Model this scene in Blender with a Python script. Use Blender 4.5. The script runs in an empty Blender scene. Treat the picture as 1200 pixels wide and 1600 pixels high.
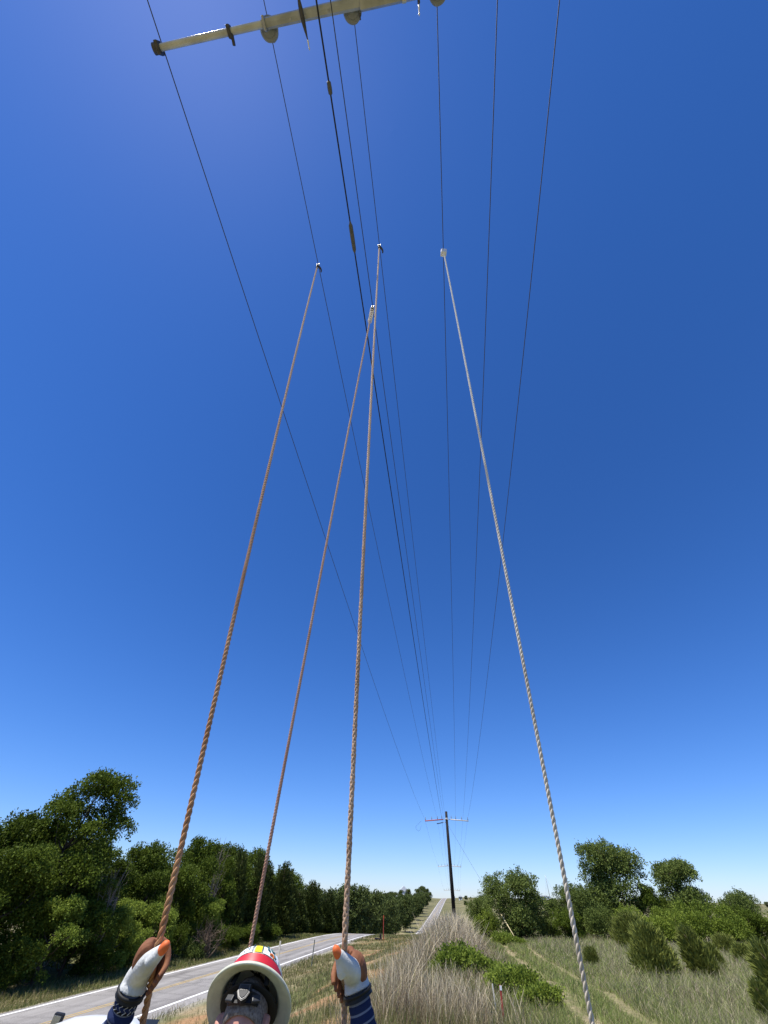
import bpy, bmesh, math
import numpy as np
from mathutils import Vector, Matrix, Euler

R = math.radians
scene = bpy.context.scene
COL = scene.collection
rng = np.random.default_rng(7)

# ------------------------------------------------------------------ camera
# world: +Y runs along the power line and the road, camera 1.9 m above the bank
CZ = 1.9
cam_d = bpy.data.cameras.new('camera')
cam = bpy.data.objects.new('camera', cam_d); COL.objects.link(cam)
cam_d.sensor_fit = 'HORIZONTAL'; cam_d.sensor_width = 36.0; cam_d.lens = 18.0
cam_d.clip_start = 0.05; cam_d.clip_end = 9000
cam.matrix_world = (Matrix.Translation((0, 0, CZ)) @ Matrix.Rotation(R(8.6), 4, 'Z')
                    @ Matrix.Rotation(R(90 + 45.2), 4, 'X') @ Matrix.Rotation(R(1.3), 4, 'Z'))
scene.camera = cam

# ------------------------------------------------------------------ world and sun
SUN_EL, SUN_AZ = 68.7, -131.2            # azimuth from +Y towards +X
world = bpy.data.worlds.new('World'); scene.world = world; world.use_nodes = True
wn = world.node_tree; wn.nodes.clear()
sky = wn.nodes.new('ShaderNodeTexSky'); sky.sky_type = 'NISHITA'; sky.sun_disc = False
sky.sun_elevation = R(SUN_EL); sky.sun_rotation = R(SUN_AZ)
sky.altitude = 1200; sky.air_density = 1.0; sky.dust_density = 0.28; sky.ozone_density = 6.0
bg = wn.nodes.new('ShaderNodeBackground'); bg.inputs['Strength'].default_value = 0.12
hs = wn.nodes.new('ShaderNodeHueSaturation'); hs.inputs['Saturation'].default_value = 1.2
tint = wn.nodes.new('ShaderNodeMix'); tint.data_type = 'RGBA'; tint.blend_type = 'MULTIPLY'; tint.inputs[0].default_value = 1.0; tint.inputs[7].default_value = (0.76, 0.80, 1.04, 1)   # deep clear-air blue
wo = wn.nodes.new('ShaderNodeOutputWorld')
wn.links.new(sky.outputs[0], hs.inputs['Color']); wn.links.new(hs.outputs[0], tint.inputs[6]); wn.links.new(tint.outputs[2], bg.inputs[0]); wn.links.new(bg.outputs[0], wo.inputs[0])
sd = bpy.data.lights.new('sun', 'SUN'); sd.energy = 5.0; sd.angle = R(0.55); sd.color = (1.0, 0.955, 0.88)
so = bpy.data.objects.new('sun', sd); COL.objects.link(so)
sv = Vector((math.sin(R(SUN_AZ)) * math.cos(R(SUN_EL)), math.cos(R(SUN_AZ)) * math.cos(R(SUN_EL)), math.sin(R(SUN_EL))))
so.rotation_euler = sv.to_track_quat('Z', 'Y').to_euler(); so.location = (-8, -8, 40)
vs = scene.view_settings
vs.view_transform = 'Standard'; vs.look = 'None'; vs.gamma = 1.0; vs.use_curve_mapping = False
vs.exposure = 0.4
scene.cycles.max_bounces = 6; scene.cycles.transparent_max_bounces = 8

# ------------------------------------------------------------------ materials
def mat(name, col, rough=0.7, spec=0.3, metal=0.0, var=0.0, scale=8.0, bump=0.0, bscale=60.0, col2=None, detail=5.0, coords='Object', bdist=0.01):
    m = bpy.data.materials.new(name); m.use_nodes = True
    nt = m.node_tree; b = nt.nodes['Principled BSDF']
    b.inputs['Roughness'].default_value = rough; b.inputs['Metallic'].default_value = metal
    b.inputs['Specular IOR Level'].default_value = spec
    b.inputs['Base Color'].default_value = (*col, 1)
    if var > 0 or col2 is not None or bump > 0:
        tc = nt.nodes.new('ShaderNodeTexCoord')
    if var > 0 or col2 is not None:
        n = nt.nodes.new('ShaderNodeTexNoise'); n.inputs['Scale'].default_value = scale; n.inputs['Detail'].default_value = detail
        nt.links.new(tc.outputs[coords], n.inputs['Vector'])
        rp = nt.nodes.new('ShaderNodeValToRGB'); rp.color_ramp.elements[0].position = 0.3; rp.color_ramp.elements[1].position = 0.7
        a = tuple(max(0, c * (1 - var)) for c in col); c2 = col2 if col2 is not None else tuple(c * (1 + var) for c in col)
        rp.color_ramp.elements[0].color = (*a, 1); rp.color_ramp.elements[1].color = (*c2, 1)
        nt.links.new(n.outputs['Fac'], rp.inputs['Fac']); nt.links.new(rp.outputs['Color'], b.inputs['Base Color'])
    if bump > 0:
        n2 = nt.nodes.new('ShaderNodeTexNoise'); n2.inputs['Scale'].default_value = bscale; n2.inputs['Detail'].default_value = 6
        nt.links.new(tc.outputs[coords], n2.inputs['Vector'])
        bp = nt.nodes.new('ShaderNodeBump'); bp.inputs['Strength'].default_value = bump; bp.inputs['Distance'].default_value = bdist
        nt.links.new(n2.outputs['Fac'], bp.inputs['Height']); nt.links.new(bp.outputs['Normal'], b.inputs['Normal'])
    return m

def leaf_mat(name, c_dark, c_light, trans=0.28, rough=0.55):
    m = bpy.data.materials.new(name); m.use_nodes = True
    nt = m.node_tree; b = nt.nodes['Principled BSDF']; out = nt.nodes['Material Output']
    g = nt.nodes.new('ShaderNodeNewGeometry'); oi = nt.nodes.new('ShaderNodeObjectInfo')
    tc = nt.nodes.new('ShaderNodeTexCoord'); nz = nt.nodes.new('ShaderNodeTexNoise'); nz.inputs['Scale'].default_value = 0.9
    nt.links.new(tc.outputs['Object'], nz.inputs['Vector'])
    a1 = nt.nodes.new('ShaderNodeMath'); a1.operation = 'MULTIPLY_ADD'; a1.inputs[1].default_value = 0.45
    nt.links.new(g.outputs['Random Per Island'], a1.inputs[0])
    a2 = nt.nodes.new('ShaderNodeMath'); a2.operation = 'MULTIPLY_ADD'; a2.inputs[1].default_value = 0.3
    nt.links.new(oi.outputs['Random'], a2.inputs[0]); nt.links.new(nz.outputs['Fac'], a2.inputs[2])
    a3 = nt.nodes.new('ShaderNodeMath'); a3.operation = 'SUBTRACT'; a3.inputs[1].default_value = 0.35
    nt.links.new(a2.outputs[0], a3.inputs[0]); nt.links.new(a3.outputs[0], a1.inputs[2])
    rp = nt.nodes.new('ShaderNodeValToRGB')
    rp.color_ramp.elements[0].color = (*c_dark, 1); rp.color_ramp.elements[1].color = (*c_light, 1)
    nt.links.new(a1.outputs[0], rp.inputs['Fac'])
    nt.links.new(rp.outputs['Color'], b.inputs['Base Color'])
    b.inputs['Roughness'].default_value = rough; b.inputs['Specular IOR Level'].default_value = 0.08
    t = nt.nodes.new('ShaderNodeBsdfTranslucent'); nt.links.new(rp.outputs['Color'], t.inputs['Color'])
    mx = nt.nodes.new('ShaderNodeMixShader'); mx.inputs[0].default_value = trans
    nt.links.new(b.outputs[0], mx.inputs[1]); nt.links.new(t.outputs[0], mx.inputs[2]); nt.links.new(mx.outputs[0], out.inputs['Surface'])
    return m

def attr_mat(name, attr, rough=0.9, trans=0.0, nscale=0.0, namt=0.3, bump=0.0, bscale=9.0, bdist=0.05):
    """base colour comes from a colour attribute of the surface, broken up by noise"""
    m = bpy.data.materials.new(name); m.use_nodes = True
    nt = m.node_tree; b = nt.nodes['Principled BSDF']; out = nt.nodes['Material Output']
    at = nt.nodes.new('ShaderNodeAttribute'); at.attribute_name = attr
    c = at.outputs['Color']
    tc = nt.nodes.new('ShaderNodeTexCoord')
    if nscale > 0:
        n = nt.nodes.new('ShaderNodeTexNoise'); n.inputs['Scale'].default_value = nscale; n.inputs['Detail'].default_value = 8; n.inputs['Roughness'].default_value = 0.7
        nt.links.new(tc.outputs['Object'], n.inputs['Vector'])
        mr = nt.nodes.new('ShaderNodeMapRange'); mr.inputs['From Min'].default_value = 0.3; mr.inputs['From Max'].default_value = 0.7
        mr.inputs['To Min'].default_value = 1 - namt; mr.inputs['To Max'].default_value = 1 + namt
        nt.links.new(n.outputs['Fac'], mr.inputs['Value'])
        vm = nt.nodes.new('ShaderNodeVectorMath'); vm.operation = 'SCALE'
        nt.links.new(c, vm.inputs[0]); nt.links.new(mr.outputs[0], vm.inputs['Scale']); c = vm.outputs[0]
    nt.links.new(c, b.inputs['Base Color']); b.inputs['Roughness'].default_value = rough; b.inputs['Specular IOR Level'].default_value = 0.15
    if bump > 0:
        n2 = nt.nodes.new('ShaderNodeTexNoise'); n2.inputs['Scale'].default_value = bscale; n2.inputs['Detail'].default_value = 8
        nt.links.new(tc.outputs['Object'], n2.inputs['Vector'])
        bp = nt.nodes.new('ShaderNodeBump'); bp.inputs['Strength'].default_value = bump; bp.inputs['Distance'].default_value = bdist
        nt.links.new(n2.outputs['Fac'], bp.inputs['Height']); nt.links.new(bp.outputs['Normal'], b.inputs['Normal'])
    if trans > 0:
        t = nt.nodes.new('ShaderNodeBsdfTranslucent'); nt.links.new(c, t.inputs['Color'])
        mx = nt.nodes.new('ShaderNodeMixShader'); mx.inputs[0].default_value = trans
        nt.links.new(b.outputs[0], mx.inputs[1]); nt.links.new(t.outputs[0], mx.inputs[2]); nt.links.new(mx.outputs[0], out.inputs['Surface'])
    return m

M = {}
M['bark'] = mat('bark', (0.10, 0.075, 0.055), 0.95, 0.1, var=0.4, scale=6, bump=0.6, bscale=14, bdist=0.03)
M['pole_wood'] = mat('pole_wood', (0.022, 0.019, 0.018), 0.85, 0.15, var=0.4, scale=3, bump=0.4, bscale=20)
M['near_pole'] = mat('near_pole', (0.16, 0.12, 0.085), 0.9, 0.15, var=0.35, scale=3, bump=0.4, bscale=20)
M['leaf_oak'] = leaf_mat('leaf_oak', (0.025, 0.042, 0.005), (0.145, 0.200, 0.026))
M['leaf_bright'] = leaf_mat('leaf_bright', (0.085, 0.135, 0.016), (0.29, 0.36, 0.06), 0.36)
M['leaf_cedar'] = leaf_mat('leaf_cedar', (0.020, 0.033, 0.008), (0.088, 0.112, 0.026), 0.12)
M['leaf_juniper'] = leaf_mat('leaf_juniper', (0.085, 0.110, 0.022), (0.25, 0.275, 0.065), 0.2)
M['leaf_elm'] = leaf_mat('leaf_elm', (0.058, 0.090, 0.020), (0.195, 0.245, 0.062))
M['leaf_far'] = leaf_mat('leaf_far', (0.050, 0.074, 0.020), (0.125, 0.155, 0.045), 0.15)
M['twig'] = mat('twig', (0.16, 0.12, 0.09), 0.95, 0.1)
M['black'] = mat('black_plastic', (0.012, 0.012, 0.013), 0.45, 0.4)
M['rubber'] = mat('rubber', (0.014, 0.014, 0.014), 0.6, 0.3)
M['wire'] = mat('aluminium_wire', (0.055, 0.055, 0.058), 0.7, 0.25)
M['black_wire'] = mat('covered_wire', (0.018, 0.018, 0.02), 0.65, 0.3)
M['sleeve_grey'] = mat('splice_grey', (0.10, 0.10, 0.095), 0.6, 0.3, var=0.2, scale=20)
M['steel'] = mat('galvanised_steel', (0.36, 0.36, 0.35), 0.5, 0.5, 0.6, var=0.2, scale=25)
M['dark_steel'] = mat('dark_steel', (0.07, 0.065, 0.06), 0.55, 0.4, 0.4, var=0.3, scale=30)
M['white_steel'] = mat('bright_clamp', (0.72, 0.72, 0.70), 0.35, 0.5, 0.2)
M['fibre'] = mat('fibreglass_arm', (0.44, 0.44, 0.39), 0.32, 0.5, var=0.2, scale=5, bump=0.15, bscale=40, detail=8)
M['fibre2'] = mat('weathered_arm', (0.34, 0.335, 0.28), 0.5, 0.45, var=0.25, scale=5, bump=0.15, bscale=40, detail=8)
M['porcelain'] = mat('grey_porcelain', (0.20, 0.215, 0.22), 0.25, 0.5, var=0.08, scale=10)
M['red_arm'] = mat('red_arm', (0.42, 0.10, 0.07), 0.6, 0.3, var=0.2, scale=4)
M['white_arm'] = mat('white_arm', (0.62, 0.60, 0.55), 0.6, 0.3, var=0.15, scale=4)
M['guard'] = mat('yellow_guard', (0.62, 0.53, 0.30), 0.6, 0.3, var=0.1, scale=4)
M['white_paint'] = mat('white_paint', (0.78, 0.79, 0.80), 0.25, 0.5)

# ------------------------------------------------------------------ mesh helpers
def mesh_np(name, verts, faces, material=None, smooth=False, colors=None, attr='col', uvs=None):
    """verts (n,3) array, faces (m,k) array or list of tuples"""
    me = bpy.data.meshes.new(name)
    if isinstance(faces, np.ndarray):
        n, (m_, k) = len(verts), faces.shape
        me.vertices.add(n); me.vertices.foreach_set('co', np.ascontiguousarray(verts, dtype=np.float32).ravel())
        me.loops.add(m_ * k); me.loops.foreach_set('vertex_index', faces.astype(np.int32).ravel())
        me.polygons.add(m_); me.polygons.foreach_set('loop_start', np.arange(0, m_ * k, k, dtype=np.int32))
        me.polygons.foreach_set('loop_total', np.full(m_, k, dtype=np.int32))
        me.update(calc_edges=True)
    else:
        me.from_pydata([tuple(map(float, v)) for v in verts], [], [tuple(int(i) for i in f) for f in faces])
    if colors is not None:
        ca = me.color_attributes.new(attr, 'FLOAT_COLOR', 'POINT')
        c4 = np.ones((len(verts), 4), dtype=np.float32); c4[:, :3] = colors
        ca.data.foreach_set('color', c4.ravel())
    if smooth:
        me.polygons.foreach_set('use_smooth', np.ones(len(me.polygons), dtype=bool))
    if material is not None: me.materials.append(material)
    me.validate(verbose=False)
    return me

def obj(name, me, parent=None, label=None, cat=None, group=None, kind=None, loc=None):
    o = bpy.data.objects.new(name, me); COL.objects.link(o)
    if parent is not None: o.parent = parent
    if loc is not None: o.location = loc
    if label: o['label'] = label
    if cat: o['category'] = cat
    if group: o['group'] = group
    if kind: o['kind'] = kind
    return o

def thing(name, label, cat, loc=(0, 0, 0), rotz=0.0, group=None):
    o = obj(name, None, None, label, cat, group, None, loc); o.rotation_euler = (0, 0, rotz); o.empty_display_size = 0.2
    return o

def catmull(P, n):
    P = np.asarray(P, float); k = len(P)
    if k == 2: return P[0] + (P[1] - P[0]) * np.linspace(0, 1, n)[:, None]
    Q = np.vstack([2 * P[0] - P[1], P, 2 * P[-1] - P[-2]])
    t = np.linspace(0, k - 1 - 1e-9, n); i = t.astype(int); f = (t - i)[:, None]
    p0, p1, p2, p3 = Q[i], Q[i + 1], Q[i + 2], Q[i + 3]
    return 0.5 * (2 * p1 + (p2 - p0) * f + (2 * p0 - 5 * p1 + 4 * p2 - p3) * f**2 + (3 * p1 - p0 - 3 * p2 + p3) * f**3)

def frames(P, hint=(0, 0, 1)):
    P = np.asarray(P, float); T = np.gradient(P, axis=0); T /= np.linalg.norm(T, axis=1)[:, None] + 1e-12
    N = np.zeros_like(P); h = np.asarray(hint, float)
    if abs(T[0] @ h) > 0.95 * np.linalg.norm(h): h = np.array([1., 0, 0])
    nrm = h - T[0] * (h @ T[0]); nrm /= np.linalg.norm(nrm); N[0] = nrm
    for i in range(1, len(P)):
        nrm = N[i - 1] - T[i] * (N[i - 1] @ T[i]); N[i] = nrm / (np.linalg.norm(nrm) + 1e-12)
    return T, N, np.cross(T, N)

class MB:
    """collects simple solids into one mesh"""
    def __init__(s): s.v = []; s.f = []; s.mi = []; s.uv = None
    def add(s, V, F, mi=0):
        o = sum(len(x) for x in s.v); s.v.append(np.asarray(V, float))
        for f in F: s.f.append(tuple(int(i) + o for i in f)); s.mi.append(mi)
        return s
    def box(s, c, size, rot=None, mi=0, bev=0.0):
        hx, hy, hz = [x / 2 for x in size]
        if bev <= 0:
            V = np.array([(x, y, z) for x in (-hx, hx) for y in (-hy, hy) for z in (-hz, hz)])
            F = [(0, 1, 3, 2), (4, 6, 7, 5), (0, 4, 5, 1), (2, 3, 7, 6), (0, 2, 6, 4), (1, 5, 7, 3)]
        else:
            bm = bmesh.new(); bmesh.ops.create_cube(bm, size=1.0, matrix=Matrix.Diagonal((*size, 1)))
            bmesh.ops.bevel(bm, geom=bm.edges[:], offset=bev, segments=2, affect='EDGES', profile=0.5)
            V = np.array([v.co[:] for v in bm.verts]); F = [[v.index for v in f.verts] for f in bm.faces]; bm.free()
        if rot is not None: V = V @ np.array(Euler(rot).to_matrix()).T
        return s.add(V + np.array(c), F, mi)
    def tube(s, P, r, n=8, caps=True, hint=(0, 0, 1), r2=None, mi=0):
        P = np.asarray(P, float); k = len(P); T, N, B = frames(P, hint)
        r = np.broadcast_to(np.asarray(r, float), (k,)); r2 = r if r2 is None else np.broadcast_to(np.asarray(r2, float), (k,))
        a = np.linspace(0, 2 * np.pi, n, endpoint=False)
        V = P[:, None, :] + N[:, None, :] * (np.cos(a)[None, :, None] * r[:, None, None]) + B[:, None, :] * (np.sin(a)[None, :, None] * r2[:, None, None])
        F = [(i * n + j, i * n + (j + 1) % n, (i + 1) * n + (j + 1) % n, (i + 1) * n + j) for i in range(k - 1) for j in range(n)]
        if caps: F += [tuple(range(n - 1, -1, -1)), tuple((k - 1) * n + j for j in range(n))]
        return s.add(V.reshape(-1, 3), F, mi)
    def lathe(s, prof, c=(0, 0, 0), axis=(0, 0, 1), n=20, mi=0):
        """prof: (radius, height) pairs round an axis through c"""
        q = Vector(axis).to_track_quat('Z', 'Y').to_matrix(); q = np.array(q)
        a = np.linspace(0, 2 * np.pi, n, endpoint=False); k = len(prof)
        V = np.array([[r * np.cos(t), r * np.sin(t), h] for r, h in prof for t in a]) @ q.T + np.array(c)
        F = [(i * n + j, i * n + (j + 1) % n, (i + 1) * n + (j + 1) % n, (i + 1) * n + j) for i in range(k - 1) for j in range(n)]
        F += [tuple(range(n - 1, -1, -1)), tuple((k - 1) * n + j for j in range(n))]
        return s.add(V, F, mi)
    def mesh(s, name, mats, smooth=False, off=(0, 0, 0)):
        V = np.vstack(s.v) - np.array(off)
        me = mesh_np(name, V, s.f, None, smooth)
        for m in (mats if isinstance(mats, (list, tuple)) else [mats]): me.materials.append(m)
        if any(s.mi): me.polygons.foreach_set('material_index', np.array(s.mi, dtype=np.int32))
        return me
    def build(s, name, mats, parent=None, smooth=False, off=(0, 0, 0), **kw):
        return obj(name, s.mesh(name, mats, smooth, off), parent, **kw)

def sharp(o, ang=35):
    """smooth shading with edges above ang kept sharp"""
    me = o.data; bm = bmesh.new(); bm.from_mesh(me)
    for f in bm.faces: f.smooth = True
    for e in bm.edges:
        if len(e.link_faces) == 2 and e.calc_face_angle(0) > R(ang): e.smooth = False
    bm.to_mesh(me); bm.free(); return o

def remeshed(name, mb, material, voxel, smooth_it=4, off=(0, 0, 0)):
    """melt overlapping solids into one continuous skin"""
    me = mb.mesh(name, material, True, off)
    t = bpy.data.objects.new('tmp', me); COL.objects.link(t)
    md = t.modifiers.new('r', 'REMESH'); md.mode = 'VOXEL'; md.voxel_size = voxel; md.use_smooth_shade = True
    if smooth_it:
        sm = t.modifiers.new('s', 'SMOOTH'); sm.iterations = smooth_it; sm.factor = 0.5
    dg = bpy.context.evaluated_depsgraph_get()
    out = bpy.data.meshes.new_from_object(t.evaluated_get(dg)); out.name = name
    bpy.data.objects.remove(t); bpy.data.meshes.remove(me)
    out.materials.clear(); out.materials.append(material)
    return out

def copy_tree(o, parent=None):
    c = o.copy(); COL.objects.link(c)
    if parent is not None: c.parent = parent
    for ch in list(o.children): copy_tree(ch, c)
    return c

# value noise used for ground colour and scatter
_lat = np.random.default_rng(3).random((256, 256))
def vnoise(x, y):
    xi = np.floor(x).astype(int); yi = np.floor(y).astype(int); fx = x - xi; fy = y - yi
    fx = fx * fx * (3 - 2 * fx); fy = fy * fy * (3 - 2 * fy)
    g = lambda a, b: _lat[a & 255, b & 255]
    return (g(xi, yi) * (1 - fx) + g(xi + 1, yi) * fx) * (1 - fy) + (g(xi, yi + 1) * (1 - fx) + g(xi + 1, yi + 1) * fx) * fy
def fbm(x, y, o=4):
    s = 0; a = 0.5; t = 0
    for k in range(o): s = s + a * vnoise(x * 2**k + 17 * k, y * 2**k + 31 * k); t += a; a *= 0.55
    return s / t
def sstep(a, b, x):
    t = np.clip((x - a) / (b - a), 0, 1); return t * t * (3 - 2 * t)

# ------------------------------------------------------------------ terrain
ROAD_L, ROAD_R = -19.9, -14.2
_vz = np.array([-400, 40, 78, 95, 130, 180, 230, 290, 400, 560, 690, 760, 900, 1600, 6000], float)
_zr = np.array([-1.9, -1.9, -1.95, -2.25, -4.3, -7.6, -9.4, -8.7, -5.4, -0.4, 3.1, 3.9, 2.0, -4, -10])
_vf = np.linspace(-400, 6000, 6401)
_k = np.interp(_vf, _vz, _zr); _w = np.hanning(31); _w /= _w.sum()
_kp = np.pad(_k, 15, mode='edge'); _zs = np.convolve(_kp, _w, mode='valid')
def Zr(v): return np.interp(v, _vf, _zs)
def Zb(v): return np.interp(v, [-400, 10, 25, 50, 75, 110, 150, 200, 240, 290, 400, 690, 760, 900, 6000], [0, 0, -.2, -.6, -1.2, -2.7, -5.2, -8.0, -9.0, -8.4, -5.0, 3.6, 4.4, 2.4, -6])
def Zf(v): return np.interp(v, [-400, 10, 60, 90, 130, 230, 290, 400, 690, 780, 900, 1500, 2600, 3200, 6000], [-.4, -.4, -.8, -1.6, -3.8, -8.5, -8.2, -4.5, 4.2, 4.9, 3.0, 2, 13, 10, -20])
def G(u, v):
    u = np.asarray(u, float); v = np.asarray(v, float)
    zr, zb, zf = Zr(v), Zb(v), Zf(v)
    cu = [-1e5, -300, -36, -22.6, -20.6, -13.6, -9.5, -3.4, -1.2, 1.6, 5.5, 1e5]
    cz = [zr + 1.0, zr + 1.0, zr - 0.1, zr - 0.35, zr - 0.09, zr - 0.09, zr * .86 + zb * .14 - .05, zb * .85 + zr * .15 , zb, zb - .08, zf, zf]
    z = np.zeros(np.broadcast(u, v).shape)
    for i in range(len(cu) - 1):
        t = np.clip((u - cu[i]) / (cu[i + 1] - cu[i]), 0, 1); t = t * t * (3 - 2 * t)
        z = np.where((u >= cu[i]) & (u < cu[i + 1]), cz[i] * (1 - t) + cz[i + 1] * t, z)
    off = sstep(0.3, 3, np.maximum(ROAD_L - 0.6 - u, u - ROAD_R - 0.6)) * sstep(6, 16, np.hypot(u, v))
    z = z + off * ((fbm(u * .13 + 5, v * .13 + 9, 3) - .5) * .5 + (fbm(u * .7, v * .7, 2) - .5) * .1)
    return z
def g1(u, v): return float(G(np.array([u]), np.array([v]))[0])

us = np.unique(np.concatenate([np.linspace(-2600, -200, 25), np.linspace(-200, -40, 33), np.linspace(-40, 40, 201), np.linspace(40, 200, 33), np.linspace(200, 2600, 25)]))
vsx = np.unique(np.concatenate([np.linspace(-300, -20, 20), np.linspace(-20, 8, 20), np.linspace(8, 80, 181), np.linspace(80, 320, 97), np.linspace(320, 1000, 86), np.linspace(1000, 5500, 46)]))
UU, VV = np.meshgrid(us, vsx)
ZZ = G(UU, VV)
nu, nv = len(us), len(vsx)
gv = np.stack([UU.ravel(), VV.ravel(), ZZ.ravel()], 1)
ii, jj = np.meshgrid(np.arange(nv - 1), np.arange(nu - 1), indexing='ij')
b0 = (ii * nu + jj).ravel(); gf = np.stack([b0, b0 + 1, b0 + nu + 1, b0 + nu], 1)
def ground_col(u, v):
    n1 = fbm(u * .25, v * .25, 4); n2 = fbm(u * .06 + 40, v * .06 + 7, 3); n3 = fbm(u * 1.1 + 3, v * 1.1, 3)
    green = np.array([0.13, 0.14, 0.050]); straw = np.array([0.29, 0.24, 0.14]); dirt = np.array([0.36, 0.205, 0.105]); grey = np.array([0.19, 0.185, 0.095])
    c = green + (straw - green) * sstep(.35, .7, n1)[..., None]
    fld = sstep(5.5, 9, u)[..., None] * (v < 130)[..., None]
    c = c * (1 - fld) + (grey * (0.8 + 0.5 * n3[..., None])) * fld * 0.8 + c * fld * 0.2
    # red clay showing on the slope between road and bank
    d = .9 * sstep(.47, .62, fbm(u * .34 + 11, v * .16 + 2, 4)) * sstep(.25, .6, fbm(u * .9, v * .6 + 8, 3)) * sstep(.2, .55, fbm(u * .5 + 60, v * .35, 3)) * sstep(-13.4, -11.5, u) * (1 - sstep(-3.5, -1.5, u)) * (v < 110)
    c = c * (1 - d[..., None]) + dirt * d[..., None]
    # two wheel tracks in the mown strip
    for uc in (3.15, 4.95):
        t = .8 * np.exp(-((u - uc - (n2 - .5) * 1.2) / .36)**2) * sstep(.25, .65, n3 + .1) * ((v > 4) & (v < 75))
        c = c * (1 - t[..., None]) + np.array([0.31, 0.25, 0.145]) * t[..., None]
    # pale gravel along the road edge
    e = np.maximum(np.exp(-((u - ROAD_R - .5) / .45)**2), np.exp(-((u - ROAD_L + .5) / .45)**2)) * sstep(.3, .6, n3 + .15)
    c = c * (1 - .8 * e[..., None]) + np.array([0.36, 0.33, 0.28]) * .8 * e[..., None]
    far = sstep(250, 420, v)[..., None]
    c = c * (1 - far) + (np.array([0.115, 0.115, 0.050]) + np.array([0.10, 0.075, 0.05]) * (n2[..., None] - .3) * 2) * far
    return np.clip(c, .01, .9)
M['ground'] = attr_mat('ground', 'col', 0.95, 0, 6.0, 0.45, 0.9, 12.0, 0.06)
ground = obj('ground', mesh_np('ground', gv, gf, M['ground'], True, ground_col(UU.ravel(), VV.ravel())), kind='structure')

# road with edge lines and a double yellow centre line
def strip(u0, u1, v0, v1, lift, step=1.0, wob=0.0):
    vv = np.arange(v0, v1 + step, step); z = Zr(vv) + lift
    w = (vnoise(vv * .6, vv * 0 + u0) - .5) * wob
    L = np.stack([np.full_like(vv, u0) + w, vv, z], 1); Rr = np.stack([np.full_like(vv, u1) + w * .6, vv, z], 1)
    V = np.empty((2 * len(vv), 3)); V[0::2] = L; V[1::2] = Rr
    k = np.arange(len(vv) - 1) * 2; F = np.stack([k, k + 1, k + 3, k + 2], 1)
    return V, F
def road_mat():
    m = bpy.data.materials.new('worn_asphalt'); m.use_nodes = True; nt = m.node_tree; b = nt.nodes['Principled BSDF']
    tc = nt.nodes.new('ShaderNodeTexCoord'); mp = nt.nodes.new('ShaderNodeMapping'); mp.inputs['Scale'].default_value = (1, .06, 1)
    nt.links.new(tc.outputs['Object'], mp.inputs[0])
    n = nt.nodes.new('ShaderNodeTexNoise'); n.inputs['Scale'].default_value = 1.6; n.inputs['Detail'].default_value = 6; nt.links.new(mp.outputs[0], n.inputs['Vector'])
    n2 = nt.nodes.new('ShaderNodeTexNoise'); n2.inputs['Scale'].default_value = 18; n2.inputs['Detail'].default_value = 8; nt.links.new(tc.outputs['Object'], n2.inputs['Vector'])
    ad = nt.nodes.new('ShaderNodeMath'); ad.operation = 'MULTIPLY_ADD'; ad.inputs[1].default_value = 0.6
    nt.links.new(n2.outputs['Fac'], ad.inputs[0]); nt.links.new(n.outputs['Fac'], ad.inputs[2])
    rp = nt.nodes.new('ShaderNodeValToRGB'); rp.color_ramp.elements[0].position = .55; rp.color_ramp.elements[1].position = 1.05
    rp.color_ramp.elements[0].color = (.20, .188, .175, 1); rp.color_ramp.elements[1].color = (.34, .322, .30, 1)
    nt.links.new(ad.outputs[0], rp.inputs[0])
    vo = nt.nodes.new('ShaderNodeTexVoronoi'); vo.feature = 'DISTANCE_TO_EDGE'; vo.inputs['Scale'].default_value = .42
    nd = nt.nodes.new('ShaderNodeVectorMath'); nd.operation = 'MULTIPLY_ADD'; nd.inputs[1].default_value = (1.6, 1.6, 0); nt.links.new(n2.outputs['Color'], nd.inputs[0]); nt.links.new(tc.outputs['Object'], nd.inputs[2]); nt.links.new(nd.outputs[0], vo.inputs['Vector'])
    ck = nt.nodes.new('ShaderNodeMapRange'); ck.inputs['From Min'].default_value = .006; ck.inputs['From Max'].default_value = .03; ck.inputs['To Min'].default_value = .55; ck.inputs['To Max'].default_value = 1.0; nt.links.new(vo.outputs['Distance'], ck.inputs['Value'])
    sx_ = nt.nodes.new('ShaderNodeSeparateXYZ'); nt.links.new(tc.outputs['Object'], sx_.inputs[0]); wv = nt.nodes.new('ShaderNodeMath'); wv.operation = 'MULTIPLY'; wv.inputs[1].default_value = 4.4; nt.links.new(sx_.outputs['X'], wv.inputs[0])
    sn = nt.nodes.new('ShaderNodeMath'); sn.operation = 'SINE'; nt.links.new(wv.outputs[0], sn.inputs[0]); wp = nt.nodes.new('ShaderNodeMath'); wp.operation = 'MULTIPLY_ADD'; wp.inputs[1].default_value = .09; wp.inputs[2].default_value = .94; nt.links.new(sn.outputs[0], wp.inputs[0])
    pm = nt.nodes.new('ShaderNodeMath'); pm.operation = 'MULTIPLY'; nt.links.new(ck.outputs[0], pm.inputs[0]); nt.links.new(wp.outputs[0], pm.inputs[1])
    vm = nt.nodes.new('ShaderNodeVectorMath'); vm.operation = 'SCALE'; nt.links.new(rp.outputs[0], vm.inputs[0]); nt.links.new(pm.outputs[0], vm.inputs['Scale']); nt.links.new(vm.outputs[0], b.inputs['Base Color'])
    b.inputs['Roughness'].default_value = .85; b.inputs['Specular IOR Level'].default_value = .2
    bp = nt.nodes.new('ShaderNodeBump'); bp.inputs['Strength'].default_value = .4; bp.inputs['Distance'].default_value = .01
    nt.links.new(n2.outputs['Fac'], bp.inputs['Height']); nt.links.new(bp.outputs[0], b.inputs['Normal'])
    return m
M['asphalt'] = road_mat()
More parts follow.
